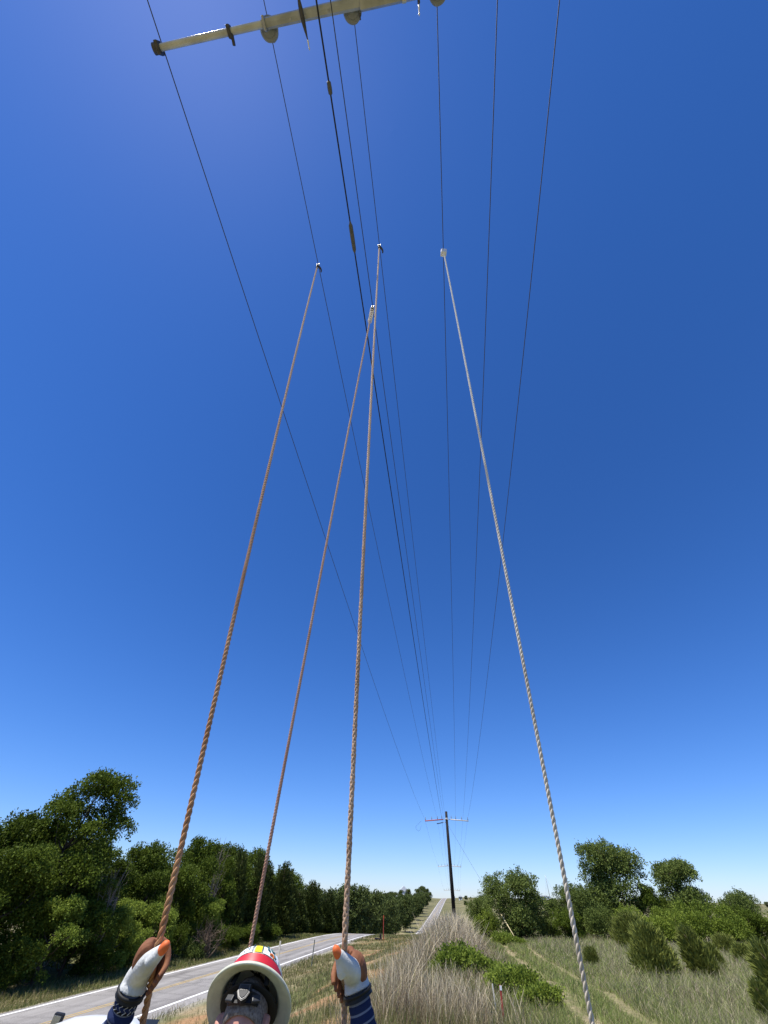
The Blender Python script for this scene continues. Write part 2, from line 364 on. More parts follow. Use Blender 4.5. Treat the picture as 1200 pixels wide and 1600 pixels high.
M['line_white'] = mat('line_white', (.66, .65, .62), .7, .2, col2=(.84, .83, .80), scale=3)
M['line_yellow'] = mat('line_yellow', (.33, .25, .12), .7, .2, col2=(.55, .39, .15), scale=2)
V, F = strip(ROAD_L - .25, ROAD_R + .25, -80, 800, 0.0, wob=.25)
# the pavement edge slopes down into the shoulder on both sides
_L, _R = V[0::2].copy(), V[1::2].copy(); _L2, _R2 = _L.copy(), _R.copy(); _L2[:, 0] -= .35; _R2[:, 0] += .35; _L2[:, 2] -= .14; _R2[:, 2] -= .14
V = np.empty((4 * len(_L), 3)); V[0::4], V[1::4], V[2::4], V[3::4] = _L2, _L, _R, _R2; _k4 = np.arange(len(_L) - 1) * 4
F = np.concatenate([np.stack([_k4 + j, _k4 + j + 1, _k4 + j + 5, _k4 + j + 4], 1) for j in range(3)])
road = obj('road', mesh_np('road', V, F, M['asphalt'], False), kind='structure')
for u0, mt, nm in ((ROAD_L, 'line_white', 'edge_line'), (ROAD_R - .19, 'line_white', 'edge_line'), (-17.21, 'line_yellow', 'centre_line'), (-16.99, 'line_yellow', 'centre_line')):
    V, F = strip(u0, u0 + (.19 if mt == 'line_white' else .1), -80, 800, .006)
    obj(nm, mesh_np(nm, V, F, M[mt], True), road)

# ------------------------------------------------------------------ foliage builders
def unit(n, r):
    d = r.normal(size=(n, 3)); return d / np.linalg.norm(d, axis=1)[:, None]

def leaf_quads(P, D, L, W, r, fold=0.25):
    """pointed leaves at P along D, lengths L, widths W; one folded kite of two triangles each"""
    n = len(P); s = unit(n, r); s -= D * np.sum(s * D, 1)[:, None]; s /= np.linalg.norm(s, axis=1)[:, None] + 1e-9
    up = np.cross(D, s)
    a = P; b = P + D * (L * .5)[:, None] + s * (W * .5)[:, None] + up * (W * fold)[:, None]
    c = P + D * L[:, None]; d = P + D * (L * .5)[:, None] - s * (W * .5)[:, None] + up * (W * fold)[:, None]
    V = np.stack([a, b, c, d], 1).reshape(-1, 3)
    k = np.arange(n) * 4; F = np.stack([k, k + 1, k + 2, k + 3], 1)
    return V, F

def crown_blobs(r, H, W, n, low=0.25, flat=0.8):
    """lobes of a broadleaf crown: centre, radius"""
    out = []
    for i in range(n):
        t = r.random(); z = H * (low + (1 - low) * t * .92)
        env = math.sin(math.pi * min(1, max(0.08, (z / H - low * .6) / (1.02 - low * .6)))) ** .6
        a = r.random() * 2 * math.pi; rr = W * .5 * env * math.sqrt(r.random()) * .9
        rad = W * (.075 + .125 * r.random())
        out.append((rr * math.cos(a), rr * math.sin(a), min(z, H - rad * flat), rad))
    out.append((0, 0, H * .92 - W * .16, W * .18))
    return out

def broad_tree(seed, H, W, nleaf, leaf, nb=22, low=.25, lmat='leaf_oak', gap=0.0, trunk_r=.16, twigs=40):
    r = np.random.default_rng(seed)
    B = np.array(crown_blobs(r, H, W, nb, low))
    w = B[:, 3]**2; w /= w.sum()
    nt_ = nleaf // 6                                       # twig tips, six leaves round each
    bi = r.choice(len(B), nt_, p=w); d = unit(nt_, r); d[:, 2] = np.where(d[:, 2] < -.35, -d[:, 2], d[:, 2])
    rad = B[bi, 3] * (0.55 + 0.5 * r.random(nt_)**.6); rad *= 1 + .18 * np.sin(7 * d[:, 0] + bi) * np.cos(6 * d[:, 1])
    tip = B[bi, :3] + d * rad[:, None] * np.array([1, 1, .85])
    P = np.repeat(tip, 6, 0) + r.normal(size=(nt_ * 6, 3)) * leaf * .8
    D = np.repeat(d, 6, 0) * .6 + unit(nt_ * 6, r) * .9 + np.array([0, 0, -.15]); D /= np.linalg.norm(D, axis=1)[:, None]
    n = len(P); L = leaf * (.7 + .7 * r.random(n)); V, F = leaf_quads(P, D, L, L * (.55 + .25 * r.random(n)), r)
    crown = mesh_np('crown', V, F, M[lmat])
    mb = MB(); pts = [(0, 0, -.3), (0.04 * H * r.normal() * .4, .04 * H * r.normal() * .4, H * .3), (0.05 * W * r.normal(), .05 * W * r.normal(), H * .6), (0, 0, H * .86)]
    c = catmull(pts, 9); mb.tube(c, np.linspace(trunk_r, trunk_r * .18, 9) * (1 + .4 * np.exp(-np.arange(9) * 1.2)), 7)
    order = np.argsort(-B[:, 3])[:14]
    for i in order:
        q = c[min(8, max(1, int((B[i, 2] / H * .8) * 8)))]; mid = (q + B[i, :3]) / 2 + np.array([0, 0, -.06 * H])
        mb.tube(catmull([q, mid, B[i, :3]], 5), np.linspace(trunk_r * .42, trunk_r * .1, 5), 5)
    for i in range(twigs):                                 # fine bare twigs between the lobes
        b = B[r.integers(len(B))]; dd = unit(1, r)[0]; dd[2] = abs(dd[2]); a = b[:3]; e = a + dd * b[3] * (1.0 + .25 * r.random())
        mb.tube([a, (a + e) / 2 + r.normal(size=3) * .06, e], [.022, .014, .006], 3, caps=False)
    return mb.mesh('trunk', M['bark'], True), crown

def cedar_tree(seed, H, W, n, lmat='leaf_cedar', spike=.34, low=.04, shape=.8, lean=.0, width=.13, flare=.9):
    """upright juniper or cedar: sprays leaning up and out, ragged pointed leaders"""
    r = np.random.default_rng(seed)
    nlead = 5 + r.integers(4); lead = []
    for i in range(nlead):
        a = r.random() * 6.28; q = W * .27 * math.sqrt(r.random()) * (i > 0); lead.append((q * math.cos(a), q * math.sin(a), H * (1 - .35 * r.random() * (i > 0)), W * (.30 + .14 * r.random())))
    lead = np.array(lead); li = r.choice(nlead, n, p=lead[:, 3]**1.5 / (lead[:, 3]**1.5).sum())
    t = low + (1 - low) * (1 - np.sqrt(1 - r.random(n) * .985)) ** .9
    env = (np.clip(1 - t, 0, 1) ** shape) * (.55 + .45 * sstep(0, .22, t))
    a = r.random(n) * 6.283; rr = lead[li, 3] * env * (.5 + .55 * r.random(n)**.5) * (1 + .25 * np.sin(a * 3 + t * 14 + li))
    d = np.stack([np.cos(a), np.sin(a), np.zeros(n)], 1)
    P = np.stack([lead[li, 0] * (.4 + .6 * t), lead[li, 1] * (.4 + .6 * t), lead[li, 2] * t], 1) + d * rr[:, None]
    P[:, 0] += lean * P[:, 2]
    D = d * flare * (.3 + .7 * r.random(n))[:, None] + np.array([lean, 0, .75]) + r.normal(size=(n, 3)) * .3; D /= np.linalg.norm(D, axis=1)[:, None]
    L = spike * (.6 + .8 * r.random(n)); V, F = leaf_quads(P, D, L, L * width * (2 + 1.2 * r.random(n)), r, .15)
    mb = MB(); mb.tube(catmull([(0, 0, -.2), (0, 0, H * .4), (lean * H * .8, 0, H * .85)], 6), np.linspace(.035 * W + .03, .012, 6), 6)
    for i in range(nlead): mb.tube([(0, 0, H * .08), (lead[i, 0] * .6, lead[i, 1] * .6, H * .4), (lead[i, 0] + lean * lead[i, 2] * .8, lead[i, 1], lead[i, 2] * .85)], [.04, .03, .01], 5)
    return mb.mesh('trunk', M['bark'], True), mesh_np('crown', V, F, M[lmat])

def bush(seed, H, W, n, leaf, lmat='leaf_bright', nb=9):
    r = np.random.default_rng(seed); B = []
    for i in range(nb):
        a = r.random() * 6.28; q = W * .36 * math.sqrt(r.random()); rad = W * (.15 + .1 * r.random()); B.append((q * math.cos(a), q * math.sin(a), max(rad * .5, H * (.25 + .6 * r.random()) - rad * .4), rad))
    B = np.array(B); bi = r.integers(0, nb, n // 5); d = unit(n // 5, r); d[:, 2] = np.abs(d[:, 2]) * 1.0 - .15
    tip = B[bi, :3] + d * (B[bi, 3] * (.5 + .55 * r.random(n // 5)**.5) * np.where(r.random(n // 5) < .14, 1.0 + .7 * r.random(n // 5), 1.0))[:, None] * np.array([1, 1, H / W * 1.5 if H < W * .66 else 1]); tip[:, 2] = np.maximum(tip[:, 2], .03)
    P = np.repeat(tip, 5, 0) + r.normal(size=(len(tip) * 5, 3)) * leaf * .8
    D = np.repeat(d, 5, 0) * .6 + unit(len(P), r) * .8 + np.array([0, 0, .2]); D /= np.linalg.norm(D, axis=1)[:, None]
    L = leaf * (.7 + .7 * r.random(len(P))); V, F = leaf_quads(P, D, L, L * .6, r)
    mb = MB()
    for b in B: mb.tube([(b[0] * .15, b[1] * .15, -.05), (b[0] * .6, b[1] * .6, b[2] * .6), tuple(b[:3])], [.02, .014, .006], 4)
    return mb.mesh('stems', M['twig'], True), mesh_np('foliage', V, F, M[lmat])

def plant_tree(meshes, u, v, sx, sz, rot, label, cat='tree', group=None, name='tree', parts=('trunk', 'crown'), dz=0.0):
    o = thing(name, label, cat, (u, v, g1(u, v) + dz), rot, group); o.scale = (sx, sx, sz)
    for nm, me in zip(parts, meshes): obj(nm, me, o)
    return o

OAK = [broad_tree(10, 7.5, 6.5, 26000, .155, 46, .12, 'leaf_oak'), broad_tree(11, 7.0, 5.5, 24000, .15, 40, .10, 'leaf_oak'), broad_tree(12, 7.5, 6.0, 25000, .155, 44, .08, 'leaf_oak'),
       broad_tree(13, 5.0, 4.6, 18000, .135, 30, .05, 'leaf_bright')]
TALL = broad_tree(21, 11.0, 6.6, 28000, .155, 50, .22, 'leaf_oak', twigs=140)
CED = [cedar_tree(30, 7.5, 4.2, 14000, width=.13, spike=.30), cedar_tree(31, 8.0, 3.6, 13000, width=.13, spike=.30), cedar_tree(32, 6.5, 4.4, 14000, width=.13, spike=.30)]
ELM = [broad_tree(40, 7.2, 7.0, 30000, .15, 62, .20, 'leaf_elm', twigs=60), broad_tree(41, 6.4, 6.4, 28000, .15, 56, .20, 'leaf_elm', twigs=60), broad_tree(42, 5.5, 7.0, 28000, .15, 52, .06, 'leaf_elm')]
HEDGE = [bush(50, 3.0, 4.2, 11000, .13, 'leaf_bright', 18), bush(51, 2.6, 3.8, 10000, .125, 'leaf_elm', 17), bush(52, 3.3, 3.6, 10000, .13, 'leaf_oak', 16)]
FARM = [broad_tree(60, 7.0, 6.5, 7500, .32, 30, .1, 'leaf_far', twigs=0), broad_tree(61, 6.0, 6.5, 7000, .32, 26, .08, 'leaf_far', twigs=0)]
JUN = [cedar_tree(70, 2.0, 2.3, 12000, 'leaf_juniper', .30, .02, .62, .12, .055, .75), cedar_tree(71, 1.7, 1.3, 8000, 'leaf_juniper', .27, .02, .60, -.30, .055, .6), cedar_tree(72, 2.2, 2.6, 12000, 'leaf_juniper', .30, .02, .6, .08, .055, .75)]
GREEN = [bush(80, .8, 1.9, 5200, .075, 'leaf_bright', 12), bush(81, .6, 1.5, 4200, .07, 'leaf_bright', 10)]

# ------------------------------------------------------------------ trees left of the road
plant_tree(TALL, -28.0, 34.5, 1.0, 1.0, 0.4, 'tallest dark oak rising above the thicket on the left', name='oak_tree')
plant_tree(OAK[0], -27.5, 45.0, .75, .72, 1.3, 'bright green oak right of the tallest tree, nearest the road', name='oak_tree')
plant_tree(OAK[1], -27.6, 54.0, 1.0, 1.22, 2.2, 'tall leafy oak behind the left hand rope, highest of the middle thicket', name='oak_tree')
TH = 'thicket beyond the road'
tl = 'dark leafy oak crowded into the thicket left of the road'
OAKS = [(-30.5, 27.5, 1.0, .86, 0), (-27.6, 30.2, .85, .86, 2), (-33, 31.5, 1.05, .95, 1), (-26.2, 36.0, .72, .66, 0), (-31.5, 38.5, 1.0, .95, 2), (-34, 24, 1.1, .9, 1),
                                  (-29.0, 42.5, .9, .85, 1), (-30.5, 48.5, .9, .9, 0), (-27.0, 50.0, .8, .84, 2), (-31, 57, 1.0, 1.05, 0), (-27.2, 59.5, .8, 1.0, 1), (-28.5, 66, .9, 1.05, 2), (-36, 40, 1.2, 1.1, 0), (-37, 50, 1.2, 1.05, 1), (-31.5, 63, 1.1, 1.2, 1), (-32, 70, 1.15, 1.25, 2), (-31.5, 77, 1.15, 1.22, 0), (-32, 85, 1.2, 1.15, 1), (-31, 96, 1.2, 1.08, 2), (-29.5, 47, .9, 1.02, 2), (-29.8, 38.5, .95, 1.12, 1), (-31, 33, 1.0, 1.12, 2)]
ORD = ['first', 'second', 'third', 'fourth', 'fifth', 'sixth', 'seventh', 'eighth', 'ninth', 'tenth', 'eleventh', 'twelfth', 'thirteenth', 'fourteenth', 'fifteenth', 'sixteenth', 'seventeenth', 'eighteenth', 'nineteenth', 'twentieth', 'twenty-first', 'twenty-second']
def oak_label(u, v):
    front = u > -29; row = sorted(q[1] / -q[0] for q in OAKS if (q[0] > -29) == front); k = row.index(v / -u)
    return ORD[k] + (' leafy oak from the left along the front of the roadside thicket' if front else ' dark oak from the left at the back of the roadside thicket')
for i, (u, v, s, z, k) in enumerate(OAKS):
    plant_tree(OAK[k], u, v, s, z, i * 1.7, oak_label(u, v), group=TH, name='oak_tree')
for i, (u, v, s, z) in enumerate([(-25.6, 33.0, .85, .78), (-25.0, 39.0, .8, .74), (-24.6, 43.0, .7, .7), (-28.0, 28.0, .9, .8), (-24.9, 53.5, .75, .8)]):
    plant_tree(OAK[3], u, v, s, z, i * 2.1, ORD[[1, 2, 3, 0, 4][i]] + ' low yellow green sapling from the left in the sunlit thicket front', group='saplings along the left thicket', name='young_tree')
for i, (u, v, s, z, k) in enumerate([(-27, 63, 1.1, 1.22, 0), (-26.5, 69, 1.15, 1.2, 1), (-27, 74, 1.1, 1.3, 2), (-26, 79, 1.2, 1.12, 1), (-27, 84, 1.2, 1.1, 0), (-26.5, 89, 1.1, .9, 2), (-26, 95, 1.15, .95, 1), (-27, 101, 1.2, .9, 0), (-26, 107, 1.1, .9, 2), (-27, 114, 1.2, .95, 1), (-26, 121, 1.2, .9, 0),
                                  (-31, 72, 1.2, 1.1, 1), (-31, 82, 1.2, 1.1, 0), (-31, 92, 1.2, 1.0, 2), (-31, 104, 1.2, .9, 1), (-26.5, 56.5, .7, .7, 2)]):
    plant_tree(CED[k], u, v, s, z, i * 1.1, (['first', 'second', 'third', 'fourth', 'fifth', 'sixth', 'seventh', 'eighth', 'ninth', 'tenth', 'eleventh'][i] + ' dark pointed cedar along the road, counting from the oaks' if i < 11 else 'dark cedar standing behind the roadside row of cedars'), group='cedars along the road', name='cedar_tree')
for i, (u, v, s, z, k) in enumerate([(-25.2, 47.5, .8, .8, 2), (-24.6, 50.5, .7, .6, 1), (-24.3, 58, .7, .6, 2), (-24.4, 36.2, .7, .6, 2), (-26.0, 31.0, .8, .7, 2), (-27.8, 26.2, .8, .7, 1), (-30, 24.5, .9, .8, 2), (-24.8, 41.0, .7, .6, 2), (-24.2, 63, .7, .6, 2), (-24.5, 71, .8, .6, 2)]):
    plant_tree(HEDGE[k], u, v, s, z, i * 1.9, ORD[[5, 6, 7, 3, 2, 1, 0, 4, 8, 9][i]] + ' low bush from the left at the foot of the left thicket', 'bush', 'bushes at the foot of the left thicket', 'roadside_bush', ('stems', 'foliage'))
plant_tree(TALL, -30.4, 24.8, .85, .90, 2.5, 'tall oak mostly out of frame, one leafy branch tip at left edge', name='oak_tree')
def bare_tree(seed, H, W, nb, m='twig'):
    r = np.random.default_rng(seed); mb = MB()
    for i in range(nb):
        a = r.random() * 6.28; b = W * .5 * r.random(); q = np.array([b * math.cos(a), b * math.sin(a), H * (.55 + .45 * r.random())])
        P = catmull([(0, 0, 0), q * np.array([.35, .35, .5]) + r.normal(size=3) * .08 * W, q], 7); mb.tube(P, np.linspace(.05, .008, 7), 4, caps=False)
        for j in range(7):
            p0 = P[2 + r.integers(4)]; e = p0 + (unit(1, r)[0] + np.array([0, 0, .5])) * W * (.12 + .14 * r.random()); mb.tube([p0, (p0 + e) / 2 + r.normal(size=3) * .03 * W, e], [.016, .01, .004], 3, caps=False)
    return mb.mesh('branches', M[m], True)
M['grey_twig'] = mat('grey_twig', (.24, .20, .17), .95, .1)
for u, v, H, W, nb, lb, cat in [(-26.3, 55.8, 9.0, 2.6, 12, 'bare grey dead tree among the oaks behind the left hand rope', 'tree'), (-23.6, 51.5, 2.4, 4.0, 26, 'heap of brown dead brush at the thicket edge behind the hard hat', 'brush'), (-25.4, 36.5, 6.3, 3.2, 18, 'tangle of bare grey vines hanging below the tallest oak', 'vines')]:
    o = thing('dead_brush', lb, cat, (u, v, g1(u, v))); obj('branches', bare_tree(int(u * -7), H, W, nb, 'grey_twig' if H > 3 else 'twig'), o)
# wooded slope where the road dips out of sight and climbs again
r_ = np.random.default_rng(99)
FW = 'trees on the far slope left of the road'
for i in range(64):
    v = 128 + 400 * (i / 64) ** 1.25; u = -23.5 - (v - 125) * .012 - (i % 4) * (5 + v * .02) - r_.random() * 3
    big = .95 + .35 * r_.random() + v * .0004; hz = np.interp(v, [125, 170, 260, 420, 540], [1.0, 1.15, 1.25, 1.0, .8])
    plant_tree(FARM[i % 2], u, v, big, big * hz, r_.random() * 6, 'rounded dark tree in the wood on the far slope beside the road', group=FW, name='far_tree')
for i, (u, v, s) in enumerate([(-36, 640, 1.25), (-47, 650, 1.35), (-42, 660, 1.5), (-58, 655, 1.3), (-30.5, 600, 1.0), (-66, 640, 1.2)]):
    plant_tree(FARM[i % 2], u, v, s, s * 1.05, i, 'rounded tree on the hilltop against the sky, left of the road', group='hilltop trees', name='far_tree')

# ------------------------------------------------------------------ trees and shrubs right of the line
plant_tree(ELM[2], 6.6, 62, 1.0, .98, .5, 'wide dark green tree just right of the utility pole', name='elm_tree')
plant_tree(ELM[0], 17.6, 65, 1.12, 1.12, 1.5, 'tallest round crowned tree at right, sky showing through it', name='elm_tree')
plant_tree(ELM[1], 25.3, 66, .98, 1.02, 2.7, 'second round crowned tree at right, nearer the right edge', name='elm_tree')
plant_tree(ELM[2], 12.6, 64, .72, .80, 3.0, 'low broad tree just left of the right hand rope', name='elm_tree')
plant_tree(ELM[2], 30.3, 65, .68, .72, 1.9, 'lower bushy tree at the right end of the tree line', name='elm_tree')
plant_tree(OAK[1], 20.8, 63, .6, .62, 1.0, 'dark tree between the two round crowned trees at right', name='oak_tree')
for i, (u, v, s, z, k) in enumerate([(3.2, 66, .8, .8, 0), (9.6, 66, .9, .8, 1), (10.8, 60, .85, .8, 2), (14.5, 61, .95, .95, 1), (17.3, 59, .95, .85, 0), (20.2, 58.5, .95, .85, 0), (23, 60, 1.0, 1.05, 0), (26, 59.5, 1.0, 1.0, 0), (28.5, 60.5, .9, .9, 2), (31.5, 60, 1.0, .85, 0), (34, 59, 1.0, .85, 1), (36.5, 60, 1.0, .8, 0), (39.5, 60, 1.0, .8, 2), (22.6, 66, 1.1, 1.2, 2), (15.3, 66, 1.1, 1.2, 2)]):
    plant_tree(HEDGE[k], u, v, s, z, i * 1.3, (['first', 'second', 'third', 'fourth', 'fifth', 'sixth', 'seventh', 'eighth', 'ninth', 'tenth', 'eleventh', 'twelfth', 'thirteenth'][i] + ' bush of the green hedge, counting right from the utility pole' if i < 13 else 'dark bush filling the gap behind the right hand hedge'), 'bush', 'hedge bushes below the right trees', 'hedge_bush', ('stems', 'foliage'))
jl = [(8.9, 29.3, .92, .95, 0, 'largest spiky juniper standing in the dry field at right'), (11.5, 30.2, 1.0, 1.05, 1, 'narrow juniper leaning left, beside the largest one in the field'),
      (13.6, 47.5, 1.15, 1.05, 2, 'broad juniper at the field edge just right of the right hand rope'), (9.9, 20.2, .95, 1.0, 1, 'juniper cut off by the right edge of the picture'),
      (13.5, 33.5, .6, .6, 1, 'small upright juniper right of the narrow leaning one'), (16.2, 36.5, .62, .5, 0, 'low juniper tuft in the dry grass near right edge'),
      (19.5, 46.0, .7, .55, 2, 'squat juniper far back in the field, below the hedge'), (21.5, 40, .6, .5, 0, 'small dark juniper at right edge near the hedge'), (7.0, 33.5, .35, .4, 2, 'tiny dark juniper seedling right of the wheel tracks'), (8.6, 19.0, .5, .55, 1, 'young juniper poking up at the bottom right')]
for i, (u, v, s, z, k, lb) in enumerate(jl):
    plant_tree(JUN[k], u, v, s, z, (0 if k == 1 else i * 1.4), lb, 'shrub', 'junipers in the field', 'juniper_shrub')
gl = [(0.05, 22.6, 1.1, 1.15, 0, 'bright leafy bush amid the tall dry grass below the pole'), (1.0, 23.0, 1.0, .9, 1, 'low green bush right of the leafy bush in dry grass'),
      (1.5, 20.0, .95, .9, 0, 'green bush behind the red stake at the bottom'), (2.0, 18.0, .9, .9, 1, 'green bush at the bottom edge beside the wheel track'), (-.95, 22.4, .75, .9, 1, 'small green bush at left of the leafy bush'),
      (3.6, 49, 1.1, 1.1, 0, 'light green bush at the foot of the yellow guy guard'), (5.1, 52, 1.0, .9, 1, 'flat green bush just right of the guy guard'), (-1.6, 46, .55, 1.5, 1, 'small bush beside the distant road, above the dry grass'), (-.2, 52, .9, 1.5, 0, 'green bush hiding the foot of the utility pole'), (1.2, 56, 1.0, 1.5, 1, 'green bush just right of the utility pole foot')]
for i, (u, v, s, z, k, lb) in enumerate(gl):
    plant_tree(GREEN[k], u, v, s, z, i * 1.2, lb, 'bush', 'green bushes on the bank', 'leafy_bush', ('stems', 'foliage'))
for i, (u, v, s) in enumerate([(95, 560, .8), (140, 620, .9), (60, 690, .7), (215, 680, 1.0), (330, 690, .9), (470, 700, 1.2), (30, 400, .8), (18, 330, .7)]):
    plant_tree(FARM[i % 2], u, v, s, s * .8, i, 'lone small tree on the far open hillside at right', group='far hillside trees', name='far_tree')

for i in range(34):
    v = 330 + 340 * r_.random(); u = 6 + (v * .55) * r_.random() ** 1.3; sc = .35 + .4 * r_.random()
    plant_tree(FARM[i % 2], u, v, sc * 1.2, sc * .8, r_.random() * 6, 'scattered scrub on the far brown hillside right of the pole', 'bush', 'scrub on the far hillside', 'far_bush', ('stems', 'foliage'))
plant_tree(ELM[2], 2.6, 68, .55, .62, 2.0, 'smaller leafy tree hugging the right side of the utility pole', name='elm_tree')

# ------------------------------------------------------------------ grasses
def blades(u, v, h, w, col, r, lean=.35, bend=.5, wind=(0, 0), sink=.03):
    n = len(u); z = G(u, v) - sink; a = r.random(n) * 6.283; side = np.stack([np.cos(a), np.sin(a), np.zeros(n)], 1)
    t = r.random(n) * 6.283; ln = lean * r.random(n)
    D = np.stack([np.cos(t) * ln + wind[0], np.sin(t) * ln + wind[1], np.ones(n)], 1); D /= np.linalg.norm(D, axis=1)[:, None]
    B = np.stack([np.cos(t), np.sin(t), -.25 * np.ones(n)], 1) * (bend * r.random(n))[:, None] + np.array([wind[0], wind[1], 0]) * bend
    p0 = np.stack([u, v, z], 1); p1 = p0 + D * (h * .55)[:, None]; p2 = p0 + D * h[:, None] + B * (h * .5)[:, None]
    s0 = side * (w * .5)[:, None]
    V = np.stack([p0 - s0, p0 + s0, p1 + s0 * .8, p1 - s0 * .8, p2 + s0 * .3, p2 - s0 * .3], 1).reshape(-1, 3)
    k = np.arange(n) * 6; F = np.concatenate([np.stack([k, k + 1, k + 2, k + 3], 1), np.stack([k + 3, k + 2, k + 4, k + 5], 1)])
    return V, F, np.repeat(col, 6, 0)
M['blade'] = attr_mat('grass_blade', 'col', .75, .25)
def pick(n, r, cols, p, jit=.25):
    c = np.array(cols)[r.choice(len(cols), n, p=p)]; return np.clip(c * (1 - jit + 2 * jit * r.random((n, 1))), 0, 1)
gr = np.random.default_rng(5)
def near_bias(n, v0, v1, r, p=1.6): return v0 + (v1 - v0) * r.random(n) ** p

# tall dry stalks on the bank under the line, growing in leaning tussocks
nc = 3000; vc = near_bias(nc, 13.5, 62, gr, 1.35); uc = np.interp(vc, [10, 25, 60], [-.75, -.75, -1.3]) + gr.normal(size=nc) * np.interp(vc, [10, 25, 60], [.95, 1.25, 1.3])
ok = (uc < 2.3) & (uc > -3.2); uc, vc = uc[ok], vc[ok]; nc = len(uc)
edge = np.exp(-((uc + .7) / 1.9)**2); hc = (.45 + .65 * gr.random(nc)) * (.5 + .6 * edge); hc *= 1 - .62 * ((uc > -1.5) & (vc < 25.0) & (vc > 16.5)) - .35 * ((uc > -1.3) & (vc <= 16.5))
hc *= 1 + .30 * ((vc > 26) & (np.abs(uc + .5) < 1.5))
tone = gr.choice(4, nc, p=[.36, .22, .26, .16]); ta = gr.random(nc) * 6.283; tl_ = .42 * gr.random(nc) ** 1.3
per = 17; k = np.repeat(np.arange(nc), per); n = len(k)
u = uc[k] + gr.normal(size=n) * .09; v = vc[k] + gr.normal(size=n) * .09
h = hc[k] * (.45 + .75 * gr.random(n)); tall = gr.random(n) < .07; h = np.where(tall, hc[k] * 1.35, h)
pal = np.array([(.29, .23, .15), (.44, .36, .23), (.165, .122, .083), (.18, .19, .056)]); c = np.clip(pal[tone[k]] * (.65 + .7 * gr.random((n, 1))), 0, 1); c = np.where((tall | (gr.random(n) < .10))[:, None], np.array([.62, .53, .36]), c)
w = np.maximum(.007, .00052 * v) * (.5 + .9 * gr.random(n)) * np.where(tall, 1.5, 1.0)
V, F, C = blades(u, v, h, w, c, gr, .5, .8, (0, 0))
sh = np.stack([np.cos(ta) * tl_ + .06, np.sin(ta) * tl_, np.zeros(nc)], 1)[k]          # whole tussock leans one way
V = V.reshape(n, 6, 3); zb_ = V[:, :1, 2:3]; V = (V + sh[:, None, :] * (V[:, :, 2:3] - zb_)).reshape(-1, 3)
obj('dry_tall_grass', mesh_np('dry_tall_grass', V, F, M['blade'], False, C), None, 'tall brown dry grass on the bank below the power line', 'grass', None, 'stuff')
n = 16000; v = near_bias(n, 13, 60, gr, 1.5); u = -.7 + gr.normal(size=n) * 1.5; ok = (u < 2.5) & (u > -4); u, v = u[ok], v[ok]; n = len(u)
h = .2 + .35 * gr.random(n); w = np.maximum(.008, .0006 * v) * (.6 + .8 * gr.random(n)); c = pick(n, gr, [(.13, .16, .045), (.20, .20, .075), (.30, .25, .14)], [.45, .3, .25])
V, F, C = blades(u, v, h, w, c, gr, .5, .6)
obj('bank_grass', mesh_np('bank_grass', V, F, M['blade'], False, C), None, 'green undergrowth showing between the dry stalks on the bank', 'grass', None, 'stuff')
# short verge grass on both sides of the road
n = 100000; v = near_bias(n, 12, 105, gr, 1.7); u = -13.9 + 12.4 * gr.random(n)
dm = fbm(u * .34 + 11, v * .16 + 2, 4); keep = gr.random(n) > .88 * sstep(.47, .60, dm); u, v = u[keep], v[keep]; n = len(u)
h = (.08 + .16 * gr.random(n)) * (1 + .9 * sstep(-5.5, -3, u)); w = np.maximum(.008, .0007 * v) * (.6 + .8 * gr.random(n))
c = pick(n, gr, [(.15, .17, .055), (.22, .21, .085), (.33, .27, .155), (.11, .14, .045)], [.34, .28, .24, .14])
V, F, C = blades(u, v, h, w, c, gr, .6, .6)
obj('verge_grass', mesh_np('verge_grass', V, F, M['blade'], False, C), None, 'short patchy green grass between the road and the bank', 'grass', None, 'stuff')
n = 50000; v = near_bias(n, 22, 125, gr, 1.6); u = -20.6 - 5.6 * gr.random(n)
h = .12 + .28 * gr.random(n) * sstep(-20.6, -23.5, u); w = np.maximum(.01, .0007 * v) * (.6 + .8 * gr.random(n))
c = pick(n, gr, [(.15, .175, .05), (.24, .225, .085), (.32, .265, .14), (.11, .14, .04)], [.34, .28, .2, .18])
V, F, C = blades(u, v, h, w, c, gr, .6, .6)
obj('far_verge_grass', mesh_np('far_verge_grass', V, F, M['blade'], False, C), None, 'grass strip between the road and the left thicket', 'grass', None, 'stuff')
# mown green strip with wheel tracks
n = 75000; v = near_bias(n, 12, 75, gr, 1.6); u = .8 + 6.0 * gr.random(n); n2 = fbm(u * .06 + 40, v * .06 + 7, 3)
tk = np.maximum(np.exp(-((u - 3.15 - (n2 - .5) * 1.2) / .30)**2), np.exp(-((u - 4.95 - (n2 - .5) * 1.2) / .30)**2)); keep = gr.random(n) > .68 * tk; u, v, tk = u[keep], v[keep], tk[keep]; n = len(u)
h = (.12 + .22 * gr.random(n)) * (1 - .75 * tk); w = np.maximum(.008, .0006 * v) * (.6 + .8 * gr.random(n))
c = pick(n, gr, [(.18, .23, .06), (.26, .285, .095), (.40, .34, .19), (.13, .18, .045)], [.38, .30, .16, .16])
V, F, C = blades(u, v, h, w, c, gr, .9, .9, (.05, 0))
obj('strip_grass', mesh_np('strip_grass', V, F, M['blade'], False, C), None, 'mown green grass around two pale wheel tracks', 'grass', None, 'stuff')
